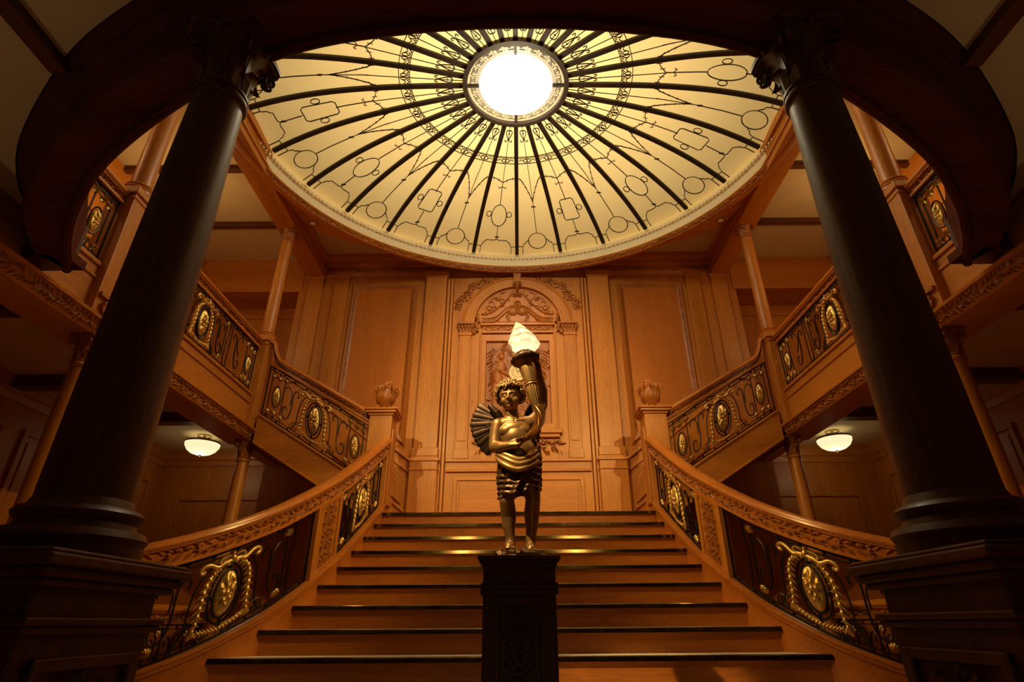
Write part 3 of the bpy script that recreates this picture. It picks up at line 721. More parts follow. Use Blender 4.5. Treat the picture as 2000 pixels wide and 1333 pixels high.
# ------------------------------------------------------------------ columns
def capital_mesh(cx,cy,z0,z1,r):
    h=z1-z0; mb=MB()
    mb.lathe([(r,z0),(r*1.12,z0+h*.02),(r*1.12,z0+h*.06),(r*.98,z0+h*.08),(r*1.0,z0+h*.4),(r*1.25,z0+h*.75),(r*1.45,z0+h*.88),(r*1.4,z0+h*.9)],cx,cy,24)
    # acanthus rows
    for row,(zb,l,cnt,off,rr) in enumerate(((.08,.38,8,0,1.02),(.30,.42,8,PI/8,1.06))):
        for k in range(cnt):
            a=2*PI*k/cnt+off; pts=[]; ww=r*.34
            vs=[];fs=[]
            for i in range(6):
                t=i/5; rad=r*(rr+.10*t+.45*max(0,t-.55)**1.3*2); z=z0+h*(zb+l*math.sin(min(t*1.15,1.2)*1.35)*.98)-(h*.05 if t>.95 else 0)
                wd=ww*(math.sin(PI*(.25+.62*t)))*(1 if i<5 else .4)
                for q in (-1,0,1):
                    aa=a+q*wd/rad; rd=rad-(.02*r if q else -.07*r); vs.append((cx+rd*math.cos(aa),cy+rd*math.sin(aa),z))
            for i in range(5):
                for q in range(2): fs.append((i*3+q,i*3+q+1,i*3+q+4,i*3+q+3))
            mb.add(vs,fs)
    for k in range(4):
        a=PI/4+PI/2*k; c,s_=math.cos(a),math.sin(a)
        for q in (-1,1):
            P=spiral(r*1.62,z0+h*.70,r*.34,r*.06,PI*.95,-1.6,14)
            def W(u,v): d=q*(r*.16+max(0,(r*1.62-u))*.25); return (cx+u*c-d*s_,cy+u*s_+d*c,v)
            stem=[W(r*1.02,z0+h*.42),W(r*1.12,z0+h*.62)]
            mb.tube(stem+[W(u,v) for u,v in P],lambda t:r*.10*(1-.3*t),5)
            mb.blob(W(r*1.62,z0+h*.70),r*.1,r*.1,r*.1,4,6)
    for k in range(4):
        a=PI/2*k; mb.blob((cx+r*1.45*math.cos(a),cy+r*1.45*math.sin(a),z0+h*.88),r*.2,r*.2,r*.18,5,8)
    # abacus with concave sides
    R2=r*2.05; pts=[]
    for k in range(4):
        a0=PI/4+PI/2*k
        pts.append((R2*math.cos(a0-.09),R2*math.sin(a0-.09))); pts.append((R2*math.cos(a0+.09),R2*math.sin(a0+.09)))
        for j in range(1,6):
            t=j/6; aa=a0+.09+(PI/2-.18)*t; rr=R2*(.70+.30*abs(2*t-1)**1.6)*(1-.0*t); pts.append((rr*math.cos(aa),rr*math.sin(aa)))
    for e,za,zb in ((.93,.88,.93),(1.0,.93,1.0)):
        mb.poly([(a*e,b*e) for a,b in pts],lambda a,b,d:(cx+a,cy+b,d),z0+h*za,z0+h*zb)
    return mb
def column(name,label,group,cx,cy,z0,z1,r0,r1,caph,mat,sx,basez=None,ped=None,capmat=None,seg=36):
    t=thing(name,label,'column',(sx*cx,cy,ped[2] if ped else z0),group)
    if ped: ped_mesh=ped[3](t,sx)
    b=r0
    MB().lathe([(b*1.45,z0),(b*1.45,z0+b*.25),(b*1.42,z0+b*.27),(b*1.5,z0+b*.42),(b*1.42,z0+b*.58),(b*1.22,z0+b*.64),(b*1.16,z0+b*.78),(b*1.26,z0+b*.86),(b*1.30,z0+b*.96),(b*1.22,z0+b*1.06),(b*1.08,z0+b*1.1),(b*1.04,z0+b*1.2),(b,z0+b*1.3)],cx,cy,seg).build('base',mat,t,sx,smooth=40)
    zc=z1-caph; pr=[]
    for i in range(9):
        q=i/8; pr.append((r0+(r1-r0)*q**1.5,z0+b*1.25+(zc-z0-b*1.25)*q))
    pr+=[]
    MB().lathe(pr,cx,cy,seg).build('shaft',mat,t,sx,smooth=60)
    MB().lathe([(r1,zc-.05*1),(r1*1.12,zc-.04),(r1*1.16,zc-.025),(r1*1.12,zc-.01),(r1*1.02,zc)],cx,cy,seg).build('necking',mat,t,sx,smooth=50)
    capital_mesh(cx,cy,zc,z1,r1).build('capital',capmat or mat,t,sx,smooth=45)
    return t
# front pair on tall pedestals
FX,FY=1.31,1.72
def front_ped(t,sx):
    PX,PY,hx,hy=FX+.045,FY-.02,.20,.25
    zt=.17
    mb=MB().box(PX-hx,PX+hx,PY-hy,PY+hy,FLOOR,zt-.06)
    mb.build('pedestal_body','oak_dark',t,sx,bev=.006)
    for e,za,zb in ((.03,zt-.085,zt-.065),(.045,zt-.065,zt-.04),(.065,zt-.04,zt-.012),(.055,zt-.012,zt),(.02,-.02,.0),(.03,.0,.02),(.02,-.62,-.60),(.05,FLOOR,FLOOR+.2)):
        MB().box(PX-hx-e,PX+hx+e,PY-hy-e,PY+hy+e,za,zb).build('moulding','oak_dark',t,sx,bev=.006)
    # panel frames and carving on inner and near faces
    for face in ('in','near'):
        if face=='in': fn=lambda a,b,d:(PX-hx-d,PY+a,b); hw=hy
        else: fn=lambda a,b,d:(PX+a,PY-hy-d,b); hw=hx
        mb=MB(); w_=hw-.05; za,zb=-.56,-.07
        for a0,a1,b0,b1 in ((-w_,w_,zb-.03,zb),(-w_,w_,za,za+.03),(-w_,-w_+.03,za,zb),(w_-.03,w_,za,zb)):
            mb.poly([(a0,b0),(a1,b0),(a1,b1),(a0,b1)],fn,0,.018)
        pf=mb.build('panel_frame','oak_dark',t,sx,bev=.004)
        mb=MB(); carve_panel(mb,lambda a,b,d:fn(a,(za+zb)/2+b,d),(w_-.05)*2,.40,4,d=.02); mb.build('panel_carving','oak_dark',pf,sx,smooth=50)
for sx,side in ((-1,'left'),(1,'right')):
    column('front_column','large shade-toned oak column on a panelled pedestal in the %s foreground'%side,None,FX,FY,.17,SOFF,.128,.100,.34,'oak_dark',sx,ped=(0,0,FLOOR,front_ped),seg=48)
# slender columns on both levels (positions shared by both storeys)
def low_ped(t,sx,y):
    mb=MB().box(BX-.15,BX+.15,y-.15,y+.15,FLOOR,.16).box(BX-.18,BX+.18,y-.18,y+.18,.16,.20).box(BX-.165,BX+.165,y-.165,y+.165,.13,.16).box(BX-.18,BX+.18,y-.18,y+.18,FLOOR,FLOOR+.15)
    mb.build('pedestal','oak',t,sx,bev=.008)
    mb=MB()
    for fn in (lambda a,b,d:(BX+a,y-.15-d,b),lambda a,b,d:(BX-.15-d,y+a,b)):
        for a0,a1,b0,b1 in ((-.11,.11,.06,.09),(-.11,.11,-.7,-.67),(-.11,-.08,-.7,.09),(.08,.11,-.7,.09)): mb.poly([(a0,b0),(a1,b0),(a1,b1),(a0,b1)],fn,0,.012)
        carve_panel(mb,lambda a,b,d:fn(a,-.3+b,d),.14,.7,2,d=.012)
    mb.build('pedestal_panel','oak_carved',t,sx,smooth=40)
for sx,side in ((-1,'left'),(1,'right')):
    for y,far in ((7.3,'far'),(4.25,'near')):
        column('aisle_column','slender oak column under the %s balcony at its %s end'%(side,'back wall' if far=='far' else 'front'),'columns under the balconies',BX,y,.20,2.20,.088,.076,.24,'oak',sx,ped=(0,0,FLOOR,lambda t,s,yy=y:low_ped(t,s,yy)),capmat='oak_carved',seg=28)
    for y,far in ((7.2,'far'),(4.15,'near')):
        column('gallery_column','slender oak column rising from the %s balcony rail to the ceiling, %s'%(side,'beside the back wall' if far=='far' else 'seen through the front arch'),'columns above the balconies',BX,y,3.68,5.66,.092,.078,.24,'oak',sx,capmat='oak_carved',seg=28)

# ------------------------------------------------------------------ ironwork grille generator
def rosette(mb,P,s,t,r,h=.02,n0=.012):
    mb.grid(lambda u,v: P(s+r*u*(1+.08*math.cos(10*2*PI*v)*u)*math.cos(2*PI*v),t+r*u*(1+.08*math.cos(10*2*PI*v)*u)*math.sin(2*PI*v),n0+h*(1-u)**.7*(1 if u>.3 else 1.2)+.006*math.cos(10*2*PI*v)*math.sin(PI*u)),4,20,wv=True)
    mb.grid(lambda u,v: P(s+r*u*math.cos(2*PI*v),t+r*u*math.sin(2*PI*v),-n0-h*(1-u)**.7*.6),3,12,wv=True)
def boss(mb,P,s,t,rx,ry,k=1):
    def fb(u,v):
        a=2*PI*v; x=rx*u*math.cos(a); y=ry*u*math.sin(a); d=.030*k*(1-u*u)**.5
        if y>-ry*.05: d+=.013*k*math.cos(13*math.atan2(y+ry*.1,x))*math.sin(PI*u)
        else: d+=.008*k*math.cos(9*math.atan2(y-ry*.2,x))*math.sin(PI*u)
        return P(s+x,t+y,d+.004)
    mb.grid(fb,10,36,wv=True)
    mb.grid(lambda u,v:P(s+rx*u*math.cos(2*PI*v),t+ry*u*math.sin(2*PI*v),-.02*k*(1-u*u)**.5),4,16,wv=True)
    for (x,y,q) in ((0,0,.30),(.42,.1,.24),(-.42,.1,.24),(.25,-.28,.26),(-.25,-.28,.26),(0,.30,.22),(.05,-.5,.2)):
        c=P(s+x*rx,t+y*ry,.034*k); mb.blob(c,q*rx,q*rx,q*rx,5,8)
        mb.tube([P(s+x*rx+q*rx*1.05*math.cos(a),t+y*ry+q*rx*1.05*math.sin(a),.034*k) for a in [2*PI*j/8 for j in range(8)]],q*rx*.22,4,closed=True)
def grille(root,Pf,L,H,sx,ends=True,center=None,mat='iron',small=True,kh=None):
    """Pf(s,t,n): s along 0..L, t height 0..H, n out of plane towards the stair"""
    k=H/.63; sc=L/2 if center is None else center
    kh=kh or k
    P=lambda s,t,n: Pf(sc+s*kh,t*k,n)
    l0=-sc/kh; l1=(L-sc)/kh
    ir=MB(); T=lambda pts,r=.009,seg=5,n=0: ir.tube([P(a,b,n) for a,b in pts],r*.95,seg)
    R=lambda a,b,c,d,st=.1:[(a+(c-a)*i/max(1,int(abs(c-a)/st)),b+(d-b)*i/max(1,int(abs(c-a)/st))) for i in range(max(1,int(abs(c-a)/st))+1)]
    # border bars
    for t,r in ((.012,.011),(.045,.007),(.585,.007),(.62,.011)): T(R(l0,t,l1,t),r,4)
    x=l0+.08
    while x<l1-.05:
        for t in (.028,.602): ir.blob(P(x,t,0),.014,.014,.014,4,6)
        x+=.17
    for x in (l0+.012,l1-.012): T([(x,.01),(x,.62)],.011,4)
    # centre ovals
    el=lambda rx,ry,n=28:[(rx*math.cos(2*PI*j/n),.30+ry*math.sin(2*PI*j/n)) for j in range(n+1)]
    T(el(.115,.205),.0105); T(el(.083,.168),.0105)
    for a,b in ((0,.488),(0,.112),(.099,.3),(-.099,.3)): ir.blob(P(a,b,0),.016,.014,.018,4,6)
    T([(0,.10),(0,.045)],.010)
    gd=MB(); boss(gd,P,0,.30,.076,.155); gd.build('medallion','gold',root,sx,smooth=60)
    # cresting
    cr=MB()
    for s in (-1,1):
        pts=catmull([(0,.535),(s*.05,.53),(s*.09,.515),(s*.12,.53),(s*.16,.555),(s*.20,.55),(s*.215,.52),(s*.195,.505),(s*.18,.52)],5)
        cr.tube([P(a,b,.012) for a,b in pts],lambda t:.021-.006*t,7)
        cr.tube([P(a,b,.012) for a,b in catmull([(s*.02,.575),(s*.07,.575),(s*.09,.55),(s*.07,.535),(s*.055,.55)],4)],.014,6)
    for a,b,r in ((0,.55,.032),(0,.585,.018),(.03,.52,.02),(-.03,.52,.02)): cr.blob(P(a,b,.014),r,r*.8,r,5,8)
    cr.build('cresting','gold',root,sx,smooth=60)
    # husk garlands
    for s in (-1,1):
        ga=MB(); pts=catmull([(s*.07,.50),(s*.125,.46),(s*.155,.38),(s*.165,.28),(s*.17,.18),(s*.185,.10)],4)
        m_=len(pts)
        for j,(a,b) in enumerate(pts[:-1]):
            r=(.011+.008*math.sin(PI*j/m_)) * (1.25 if j%2 else .85)
            ga.blob(P(a,b,.008),r,r*.9,r*1.25,4,7)
            if j%2: 
                for q in (-1,1): ga.tube([P(a,b,.008),P(a+q*r*1.7,b-r*1.2,.012)],lambda t:r*.5*(1-t*.8),4)
        for q in (-1,0,1): ga.tube([P(s*.185,.12,.008),P(s*.185+q*.022,.07,.014)],lambda t:.013*(1-.4*t),5)
        ga.build('garland','gold',root,sx,smooth=60)
    ga=MB()
    for j in range(13):
        a=-.14+.28*j/12; b=.062+.05*(a/.14)**2*.5
        ga.blob(P(a,b,.01),.016,.012,.012,4,6)
        ga.tube([P(a,b,.01),P(a+.02*(1 if a>0 else -1),b+.03,.014)],lambda t:.010*(1-.7*t),4); ga.tube([P(a,b,.01),P(a+.015,b-.02,.012)],lambda t:.008*(1-.7*t),4)
    ga.build('garland','gold',root,sx,smooth=60)
    # iron bell curve, meanders, S scrolls, bars
    rs=[]
    for s in (-1,1):
        T(catmull([(s*.10,.545),(s*.17,.49),(s*.215,.40),(s*.235,.28),(s*.24,.16),(s*.27,.09),(s*.30,.05)],4),.008)
        q=[(s*.235,.045),(s*.235,.09),(s*.285,.09),(s*.285,.135),(s*.225,.135),(s*.225,.165),(s*.32,.165) if False else (s*.20,.165)]
        T(q,.008,4)
        T([(s*.255,.06),(s*.315,.06),(s*.315,.11)],.007,4)
        lim=(l1 if s>0 else -l0)
        if lim>.42:
            T([(s*a,b) for a,b in catmull([(.27,.43),(.255,.47),(.29,.505),(.325,.475),(.335,.40),(.335,.30),(.345,.20),(.375,.13),(.425,.125),(.45,.17),(.445,.235),(.41,.25),(.395,.22)],4)],.009)
            T([(s*a,b) for a,b in catmull([(.36,.30),(.355,.40),(.375,.47),(.42,.50),(.455,.47),(.45,.43)],4)],.008)
        tight=small and .70<lim<.9
        if lim>.56 and not tight:
            T([(s*.49,.10),(s*.49,.555)],.008,4); T([(s*.49,.555),(s*.43,.575)],.008,4)
            rs+= [(s*.49,.545),(s*.44,.09)]
        if lim>.66 and not tight:
            T([(s*.57,.60),(s*.57,.42),(s*.545,.39),(s*.545,.10),(s*.57,.05)],.008,4)
        if lim>.70 and small:
            e=lim-.17
            T([(s*e+.062*math.cos(2*PI*j/20),.30+.13*math.sin(2*PI*j/20)) for j in range(21)],.008)
            gs=MB(); boss(gs,P,s*e,.30,.048,.112,.7); gs.build('small_medallion','gold',root,sx,smooth=60)
            T([(s*(e-.09),.56),(s*(e-.09),.07)],.008,4); T([(s*(e+.10),.52),(s*(e+.10),.10)],.008,4)
            for a,b in ((e-.10,.545),(e,.525),(e+.09,.515),(e-.10,.09),(e,.10),(e+.09,.085)): rs.append((s*a,b)); T([(s*a,b),(s*a,.6 if b>.3 else .03)],.008,4)
            T([(s*(e-.1),.545),(s*(e+.1),.515)],.006,4); T([(s*(e-.1),.09),(s*(e+.1),.09)],.006,4)
        if lim>1.05:
            m_=(.62+lim-.34)/2+.0
            T([(s*(m_+a),b) for a,b in catmull([(-.1,.44),(-.115,.49),(-.07,.52),(-.03,.47),(-.03,.36),(.0,.2),(.05,.12),(.1,.15),(.1,.22),(.06,.23)],4)],.009)
            T([(s*(m_+a),b) for a,b in catmull([(.13,.5),(.10,.56),(.04,.53),(.0,.45),(.03,.35),(.08,.3)],4)],.008)
            T([(s*(m_-.17),.6),(s*(m_-.17),.04)],.008,4)
    ir.build('scrollwork',mat,root,sx,smooth=40)
    for a,b in rs:
        rb=MB(); rosette(rb,P,a,b,.030); rb.build('rosette','gold',root,sx,smooth=60)
def handrail(root,path,sx,w=.07,drop=.17,side=1,carve=True,mat='oak_rail'):
    """path = top centre line of the rail"""
    cap=[(-w*.80,-.082),(-w*.80,-.072),(-w*.95,-.066),(-w*1.05,-.052),(-w*1.0,-.036),(-w*.86,-.030),(-w*.78,-.012),(-w*.4,0),(w*.4,0),(w*.78,-.012),(w*.86,-.030),(w*1.0,-.036),(w*1.05,-.052),(w*.95,-.066),(w*.8,-.072),(w*.8,-.082)]
    h=MB().sweep(path,cap,side).build('handrail',mat,root,sx,smooth=35)
    q=w*.55
    body=[(-q,-.075),(q,-.075),(q,-drop+.03),(q+.016,-drop+.024),(q+.016,-drop),(-q-.016,-drop),(-q-.016,-drop+.024),(-q,-drop+.03)]
    rbd=MB().sweep(path,body,side).build('rail_board',mat,root,sx)
    if carve:
        pp=Path(path); zz=[p[2] for p in path]
        def zat(s):
            for i in range(len(pp.d)-1):
                if pp.d[i+1]>=s: 
                    t=(s-pp.d[i])/((pp.d[i+1]-pp.d[i]) or 1); return zz[i]+(zz[i+1]-zz[i])*t
            return zz[-1]
        mb=MB(); hh=drop-.118
        def fn(a,b,d):
            p,T=pp.at(a); n=Vector((-T.y,T.x,0))*side
            m_=(-q-d) ; return (p.x+n.x*m_,p.y+n.y*m_,zat(a)-.082-hh/2-.002+b)
        frieze(mb,fn,pp.L,hh,unit=hh*1.25,d=.014,th=.14)
        mb.build('rail_carving','oak_carved',rbd,sx,kind='stuff')

# ------------------------------------------------------------------ CENTRAL STAIR
st=thing('grand_staircase','wide oak central staircase with metal edged treads rising to landing','staircase',(0,3.74,FLOOR))
def halfw(y):
    p,_=BP.at(BP.sY(y)); return p.x
for k in range(-3,9):
    y=Y0+k*T_; z=Z0+k*R_; hw=halfw(max(y,4.07))-.05 if k>-2 else (3.35 if k==-2 else 3.6)
    hw=min(hw,3.3)
    MB().box(-hw,hw,y+.02,y+.04,z-R_,z-.03).build('riser','stair_oak',st)
    d=T_+.04 if k<8 else 0.5
    MB().box(-hw,hw,y,y+d,z-.03,z-.004).build('tread','stair_oak',st,bev=.003)
    # metal nosing strip with screws
    mb=MB().add([(q*hw,y+a,z+b) for q in (-1,1) for a,b in ((-.013,-.034),(-.005,-.003),(-.001,.002),(.045,.002),(.045,-.0035),(.0,-.005),(.0,-.034))],[tuple(range(7)),tuple(range(13,6,-1))]+[(i,7+i,7+(i+1)%7,(i+1)%7) for i in range(7)])
    n_=int(hw*2/.25)
    no=mb.build('nosing','nosing_brass',st)
    mb=MB()
    for j in range(n_): mb.blob((-hw+.12+j*(2*hw-.24)/(n_-1),y-.008,z-.016),.0045,.003,.0045,4,6)
    mb.build('screws','brass',no,kind='stuff')
    if k<8:
        MB().box(-hw+.02,hw-.02,y+.046,y+T_+.02,z-.006,z+.003).build('runner_carpet','carpet',st)
struct_l=MB().box(-1.97,1.97,7.30,WALLY,LAND-.16,LAND-.006)
struct_l.build('landing','stair_oak',st)
MB().box(-1.9,1.9,7.2,7.3,FLOOR,LAND-.1).build('landing_wall','oak',st)
for sx in (-1,1):
    # closed string boards either side
    path=[(p[0]-.015,p[1],nose(p[1])) for p in BPL]
    prof=[(-.045,-.60),(.05,-.60),(.05,.075),(.06,.08),(.06,.10),(-.05,.10),(-.05,.075),(-.035,.068),(-.035,-.0)]
    MB().sweep(path,[(-.035,-.75),(.05,-.75),(.05,.07),(.065,.08),(.065,.10),(-.065,.10),(-.065,.08),(-.05,.07),(-.05,.045),(-.035,.04)],1).build('string_board','stair_oak',st,sx,smooth=30)

# ---- lower balustrades
for sx,side in ((-1,'left'),(1,'right')):
    s0=BP.sY(5.80); s1=BP.sY(5.42)
    ba=thing('balustrade','curved oak and iron balustrade on the %s side of the central staircase'%side,'balustrade',(sx*2.0,5.4,nose(5.4)),'central stair balustrades')
    path=[(p[0],p[1],nose(p[1])+.95) for p in BPL]
    handrail(ba,path,sx,w=.068,drop=.215)
    def PP(off):
        def f(s,t,n):
            p,T=BP.at(off+s); N_=Vector((-T.y,T.x,0)); return (p.x-N_.x*n,p.y-N_.y*n,nose(p.y)+.10+t)
        return f
    sa=BP.sY(6.98)
    grille(ba,PP(sa),s0-sa,.635,sx,small=False)
    sb=s1; grille(ba,PP(sb),1.66,.635,sx,center=.80,small=False)
    sc_=sb+1.66; grille(ba,PP(sc_),BP.L-sc_,.635,sx,small=False)
    # carved board post
    po=MB(); q0,q1=s0,s1
    f=PP(0)
    def bx(a0,a1,b0,b1,d0,d1,mb):
        vs=[f(a,b,d) for d in (d0,d1) for a,b in ((a0,b0),(a1,b0),(a1,b1),(a0,b1))]
        mb.add(vs,[(0,3,2,1),(4,5,6,7),(0,1,5,4),(1,2,6,5),(2,3,7,6),(3,0,4,7)])
    bx(q0,q1,-.02,.66,-.04,.035,po); 
    for a0,a1 in ((q0,q0+.05),(q1-.05,q1)): bx(a0,a1,-.02,.66,.035,.048,po)
    bx(q0+.05,q1-.05,-.02,.04,.035,.048,po); bx(q0+.05,q1-.05,.60,.66,.035,.048,po)
    p_=po.build('post','oak',ba,sx,bev=.004)
    cv=MB(); cm=(q0+q1)/2
    carve_panel(cv,lambda a,b,d:f(cm+a,.32+b,.036+d),(q1-q0)*.55,.54,6,unit=.11,d=.022); cv.build('post_carving','oak_carved',p_,sx,smooth=50)

# ---- newel posts with carved basket finials
for sx,side in ((-1,'left'),(1,'right')):
    nx,ny=1.82,7.20
    nw=thing('newel_post','square oak newel post with carved basket finial, %s of the landing'%side,'newel post',(sx*nx,ny,LAND-.2),'landing newel posts')
    MB().box(nx-.15,nx+.15,ny-.15,ny+.15,LAND-.5,2.50).build('post_body','oak',nw,sx,bev=.01)
    mb=MB().box(nx-.17,nx+.17,ny-.17,ny+.17,2.47,2.50).box(nx-.20,nx+.20,ny-.20,ny+.20,2.50,2.535).box(nx-.22,nx+.22,ny-.22,ny+.22,2.535,2.56)
    mb.build('cap','oak',nw,sx,bev=.008)
    MB().box(nx-.175,nx-.15,ny-.10,ny+.10,LAND+.15,2.30).box(nx-.19,nx-.15,ny-.11,ny+.11,LAND+.1,LAND+.2).build('side_fillet','oak',nw,sx,bev=.006)
    z=2.56
    f_=MB().lathe([(.075,z),(.08,z+.015),(.06,z+.03),(.045,z+.05),(.06,z+.07),(.095,z+.11),(.105,z+.16),(.10,z+.21),(.085,z+.24),(.0,z+.245)],nx,ny,32,rmod=lambda a,zz:1+.05*math.cos(16*a)*(1 if z+.08<zz<z+.22 else 0))
    for k in range(8):
        a=2*PI*k/8; c,s_=math.cos(a),math.sin(a)
        f_.tube([(nx+r*c,ny+r*s_,z+h) for r,h in ((.08,.22),(.11,.265),(.135,.255),(.145,.22),(.13,.20))],lambda t:.02*(1-.5*t),5)
        f_.blob((nx+.07*c,ny+.07*s_,z+.255),.035,.035,.035,5,8)
    for k in range(4):
        a=PI/4+PI/2*k; f_.tube([(nx+r*math.cos(a),ny+r*math.sin(a),z+h) for r,h in ((.06,.06),(.09,.045),(.105,.02),(.09,.008))],.014,5)
    for a,b,h,r in ((0,0,.29,.045),(.03,.02,.31,.03),(-.03,-.01,.315,.03),(.0,-.03,.30,.03)): f_.blob((nx+a,ny+b,z+h),r,r,r,5,8)
    f_.v=[(nx+(p[0]-nx)*1.25,ny+(p[1]-ny)*1.25,z+(p[2]-z)*1.32) for p in f_.v]
    f_.build('finial','oak_carved',nw,sx,smooth=50)

# ---- side flights
FYL=7.20
for sx,side in ((-1,'left'),(1,'right')):
    sf=thing('side_staircase','upper oak flight climbing %s from the landing to the balcony'%side,'staircase',(sx*2.0,7.9,LAND),'upper flights')
    nst=8; rz=(DECK-LAND)/nst
    for i in range(nst):
        x=1.98+i*.235; z=LAND+rz*(i+1)
        MB().box(x,x+.02,FYL+.03,WALLY-.02,z-rz,z-.03).build('riser','stair_oak',sf,sx)
        MB().box(x-.02,x+.25,FYL+.03,WALLY-.02,z-.03,z).build('tread','stair_oak',sf,sx)
    top=lambda x:1.86+.606*(x-2.385)
    fy=lambda a,b,d:(a,FYL+d,b)
    x0,x1=1.97,3.5
    MB().poly([(x0,top(x0)-.40),(x1,top(x1)-.40),(x1,top(x1)),(x0,top(x0))],fy,-.05,.03).build('string_board','oak_x',sf,sx)
    MB().poly([(x0,top(x0)-.40),(x1,top(x1)-.40),(x1,top(x1)-.37),(x0,top(x0)-.37)],fy,-.065,.05).build('string_moulding','oak_x',sf,sx,bev=.005)
    MB().poly([(x0,top(x0)-.02),(x1,top(x1)-.02),(x1,top(x1)+.015),(x0,top(x0)+.015)],fy,-.065,.04).build('string_cap','oak_x',sf,sx,bev=.005)
    MB().poly([(1.97,LAND-.18),(2.1,top(2.1)-.44),(3.53,top(3.53)-.44),(3.53,top(3.53)-.38),(2.05,top(2.05)-.38),(1.97,LAND-.1)],fy,.03,1.38).build('soffit','oak',sf,sx)
    fb=thing('balustrade','oak and iron balustrade on the %s upper flight beside the newel'%side,'balustrade',(sx*2.7,FYL,2.0),'upper flight balustrades')
    pth=[]
    for i in range(22):
        x=1.97+(3.30-1.97)*i/21; pth.append((x,FYL-.02,2.385+.579*(x-1.99)+.185))
    xe,ze=pth[-1][0],pth[-1][2]
    for t in (.2,.4,.6,.8,1): pth.append((xe+.18*t,FYL-.02,ze+.10*t+.22*t**2.5))
    handrail(fb,pth[::-1],sx,w=.06,drop=.16,side=-1)
    def PS(s,t,n): x=1.99+s*.86; return (x,FYL-.02-n,top(x)+.01+t*(1.0-.03*s/1.5))
    L_=(3.49-1.99)/.86
    grille(fb,lambda s,t,n:(1.99+s,FYL-.02-n,top(1.99+s)+.015+t),1.50,.735,sx,center=.76,kh=1.0)
# ---- balconies: deck, fascia, cornice, posts, balustrades
RING=[(0,1.604),(.55,1.635),(1.09,1.737),(1.71,2.0),(2.40,2.43),(2.87,2.85),(3.14,3.16),(3.30,3.38),(3.42,3.54)]
RINGO=[(0,1.41),(.6,1.44),(1.15,1.545),(1.63,1.74),(2.15,1.99),(2.55,2.26),(3.05,2.68),(3.33,3.02),(3.50,3.32)]
for sx,side in ((-1,'left'),(1,'right')):
    bc=setting('trim_%d'%(3 if sx<0 else 4),(sx*BX,5.4,DECK)); 
    MB().box(BX+.05,SIDE,1.2,BACKY,AISLE_Z,DECK).build('deck','plaster',bc,sx)
    MB().box(BX-.03,BX+.12,1.2,7.35,2.30,2.80).build('fascia_board','oak_y',bc,sx,bev=.004)
    MB().box(BX-.05,BX+.16,1.2,7.35,2.775,2.815).box(BX-.045,BX+.12,1.2,7.35,2.66,2.69).build('curb','oak_y',bc,sx,bev=.006)
    MB().sweep([(BX,7.42,2.20),(BX,1.2,2.20)],[(-.02,.0),(-.06,.0),(-.07,.015),(-.075,.025),(-.13,.10),(-.15,.105),(-.155,.13),(-.14,.14),(-.02,.15),(.30,.13),(.30,0)],side=1).build('cornice','oak_y',bc,sx)
    mb=MB(); frieze(mb,lambda a,b,d:(BX-.104-d*.85-b*.68,7.35-a,2.264+b-d*.5),6.1,.075,d=.010); mb.build('cornice_carving','oak_carved',bc,sx,kind='stuff')
    MB().box(BX+.10,BX+.28,1.25,BACKY,2.215,AISLE_Z).build('edge_beam','oak_y',bc,sx)
    MB().box(BX+.1,SIDE,7.36,7.5,2.2,2.2).build('beam_foot','oak_x',bc,sx) if False else None
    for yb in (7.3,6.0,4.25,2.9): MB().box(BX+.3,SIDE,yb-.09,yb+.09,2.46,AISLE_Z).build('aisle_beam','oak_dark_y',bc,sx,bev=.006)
    # posts
    for yp,far in ((7.2,'far'),(4.15,'near')):
        pt=thing('balcony_post','square oak post carrying a column at the %s end of the %s balcony rail'%('landing' if far=='far' else 'front',side),'post',(sx*BX,yp,2.2),'balcony posts')
        hw=.15 if far=='far' else .14
        MB().box(BX-.11,BX+.15,yp-hw,yp+hw,2.33,3.60).build('post_body','oak',pt,sx,bev=.01)
        MB().box(BX-.13,BX+.17,yp-hw-.02,yp+hw+.02,3.60,3.68).box(BX-.12,BX+.16,yp-hw-.01,yp+hw+.01,3.54,3.56).build('cap','oak',pt,sx,bev=.01)
        if far=='near':
            mb=MB(); fn2=lambda a,b,d:(BX-.11-d,yp+a,b); scrollr(mb,fn2,0,2.42,.07,PI/2,1.5,.02,.05,4); mb.box(BX-.14,BX-.1,yp-.13,yp+.13,2.5,2.53); mb.build('bracket_scroll','oak_carved',pt,sx,smooth=50)
    for (ya,yb,where) in ((7.03,4.30,'beside the upper flight'),(4.0,1.35,'behind the front arch')):
        bb=thing('balustrade','oak and iron balustrade along the %s balcony %s'%(side,where),'balustrade',(sx*BX,(ya+yb)/2,2.8),'balcony balustrades')
        handrail(bb,[(BX+.02,ya-(ya-yb)*i/12,3.64) for i in range(13)],sx,w=.07,drop=.17)
        grille(bb,lambda s,t,n:(BX+.0-n,ya-s,2.82+t),ya-yb,.655,sx)
# ---- lower parapets between aisle columns
for sx,side in ((-1,'left'),(1,'right')):
    pb=thing('parapet','low oak handrail with ironwork between the %s aisle columns'%side,'balustrade',(sx*BX,5.8,FLOOR),'aisle parapets')
    handrail(pb,[(BX,7.14-2.72*i/12,.19) for i in range(13)],sx,w=.06,drop=.17)
    MB().box(BX-.06,BX+.06,4.41,7.14,FLOOR,FLOOR+.25).build('curb','oak_y',pb,sx,bev=.006)
    grille(pb,lambda s,t,n:(BX-n,7.13-s,FLOOR+.25+t),2.70,.70,sx)
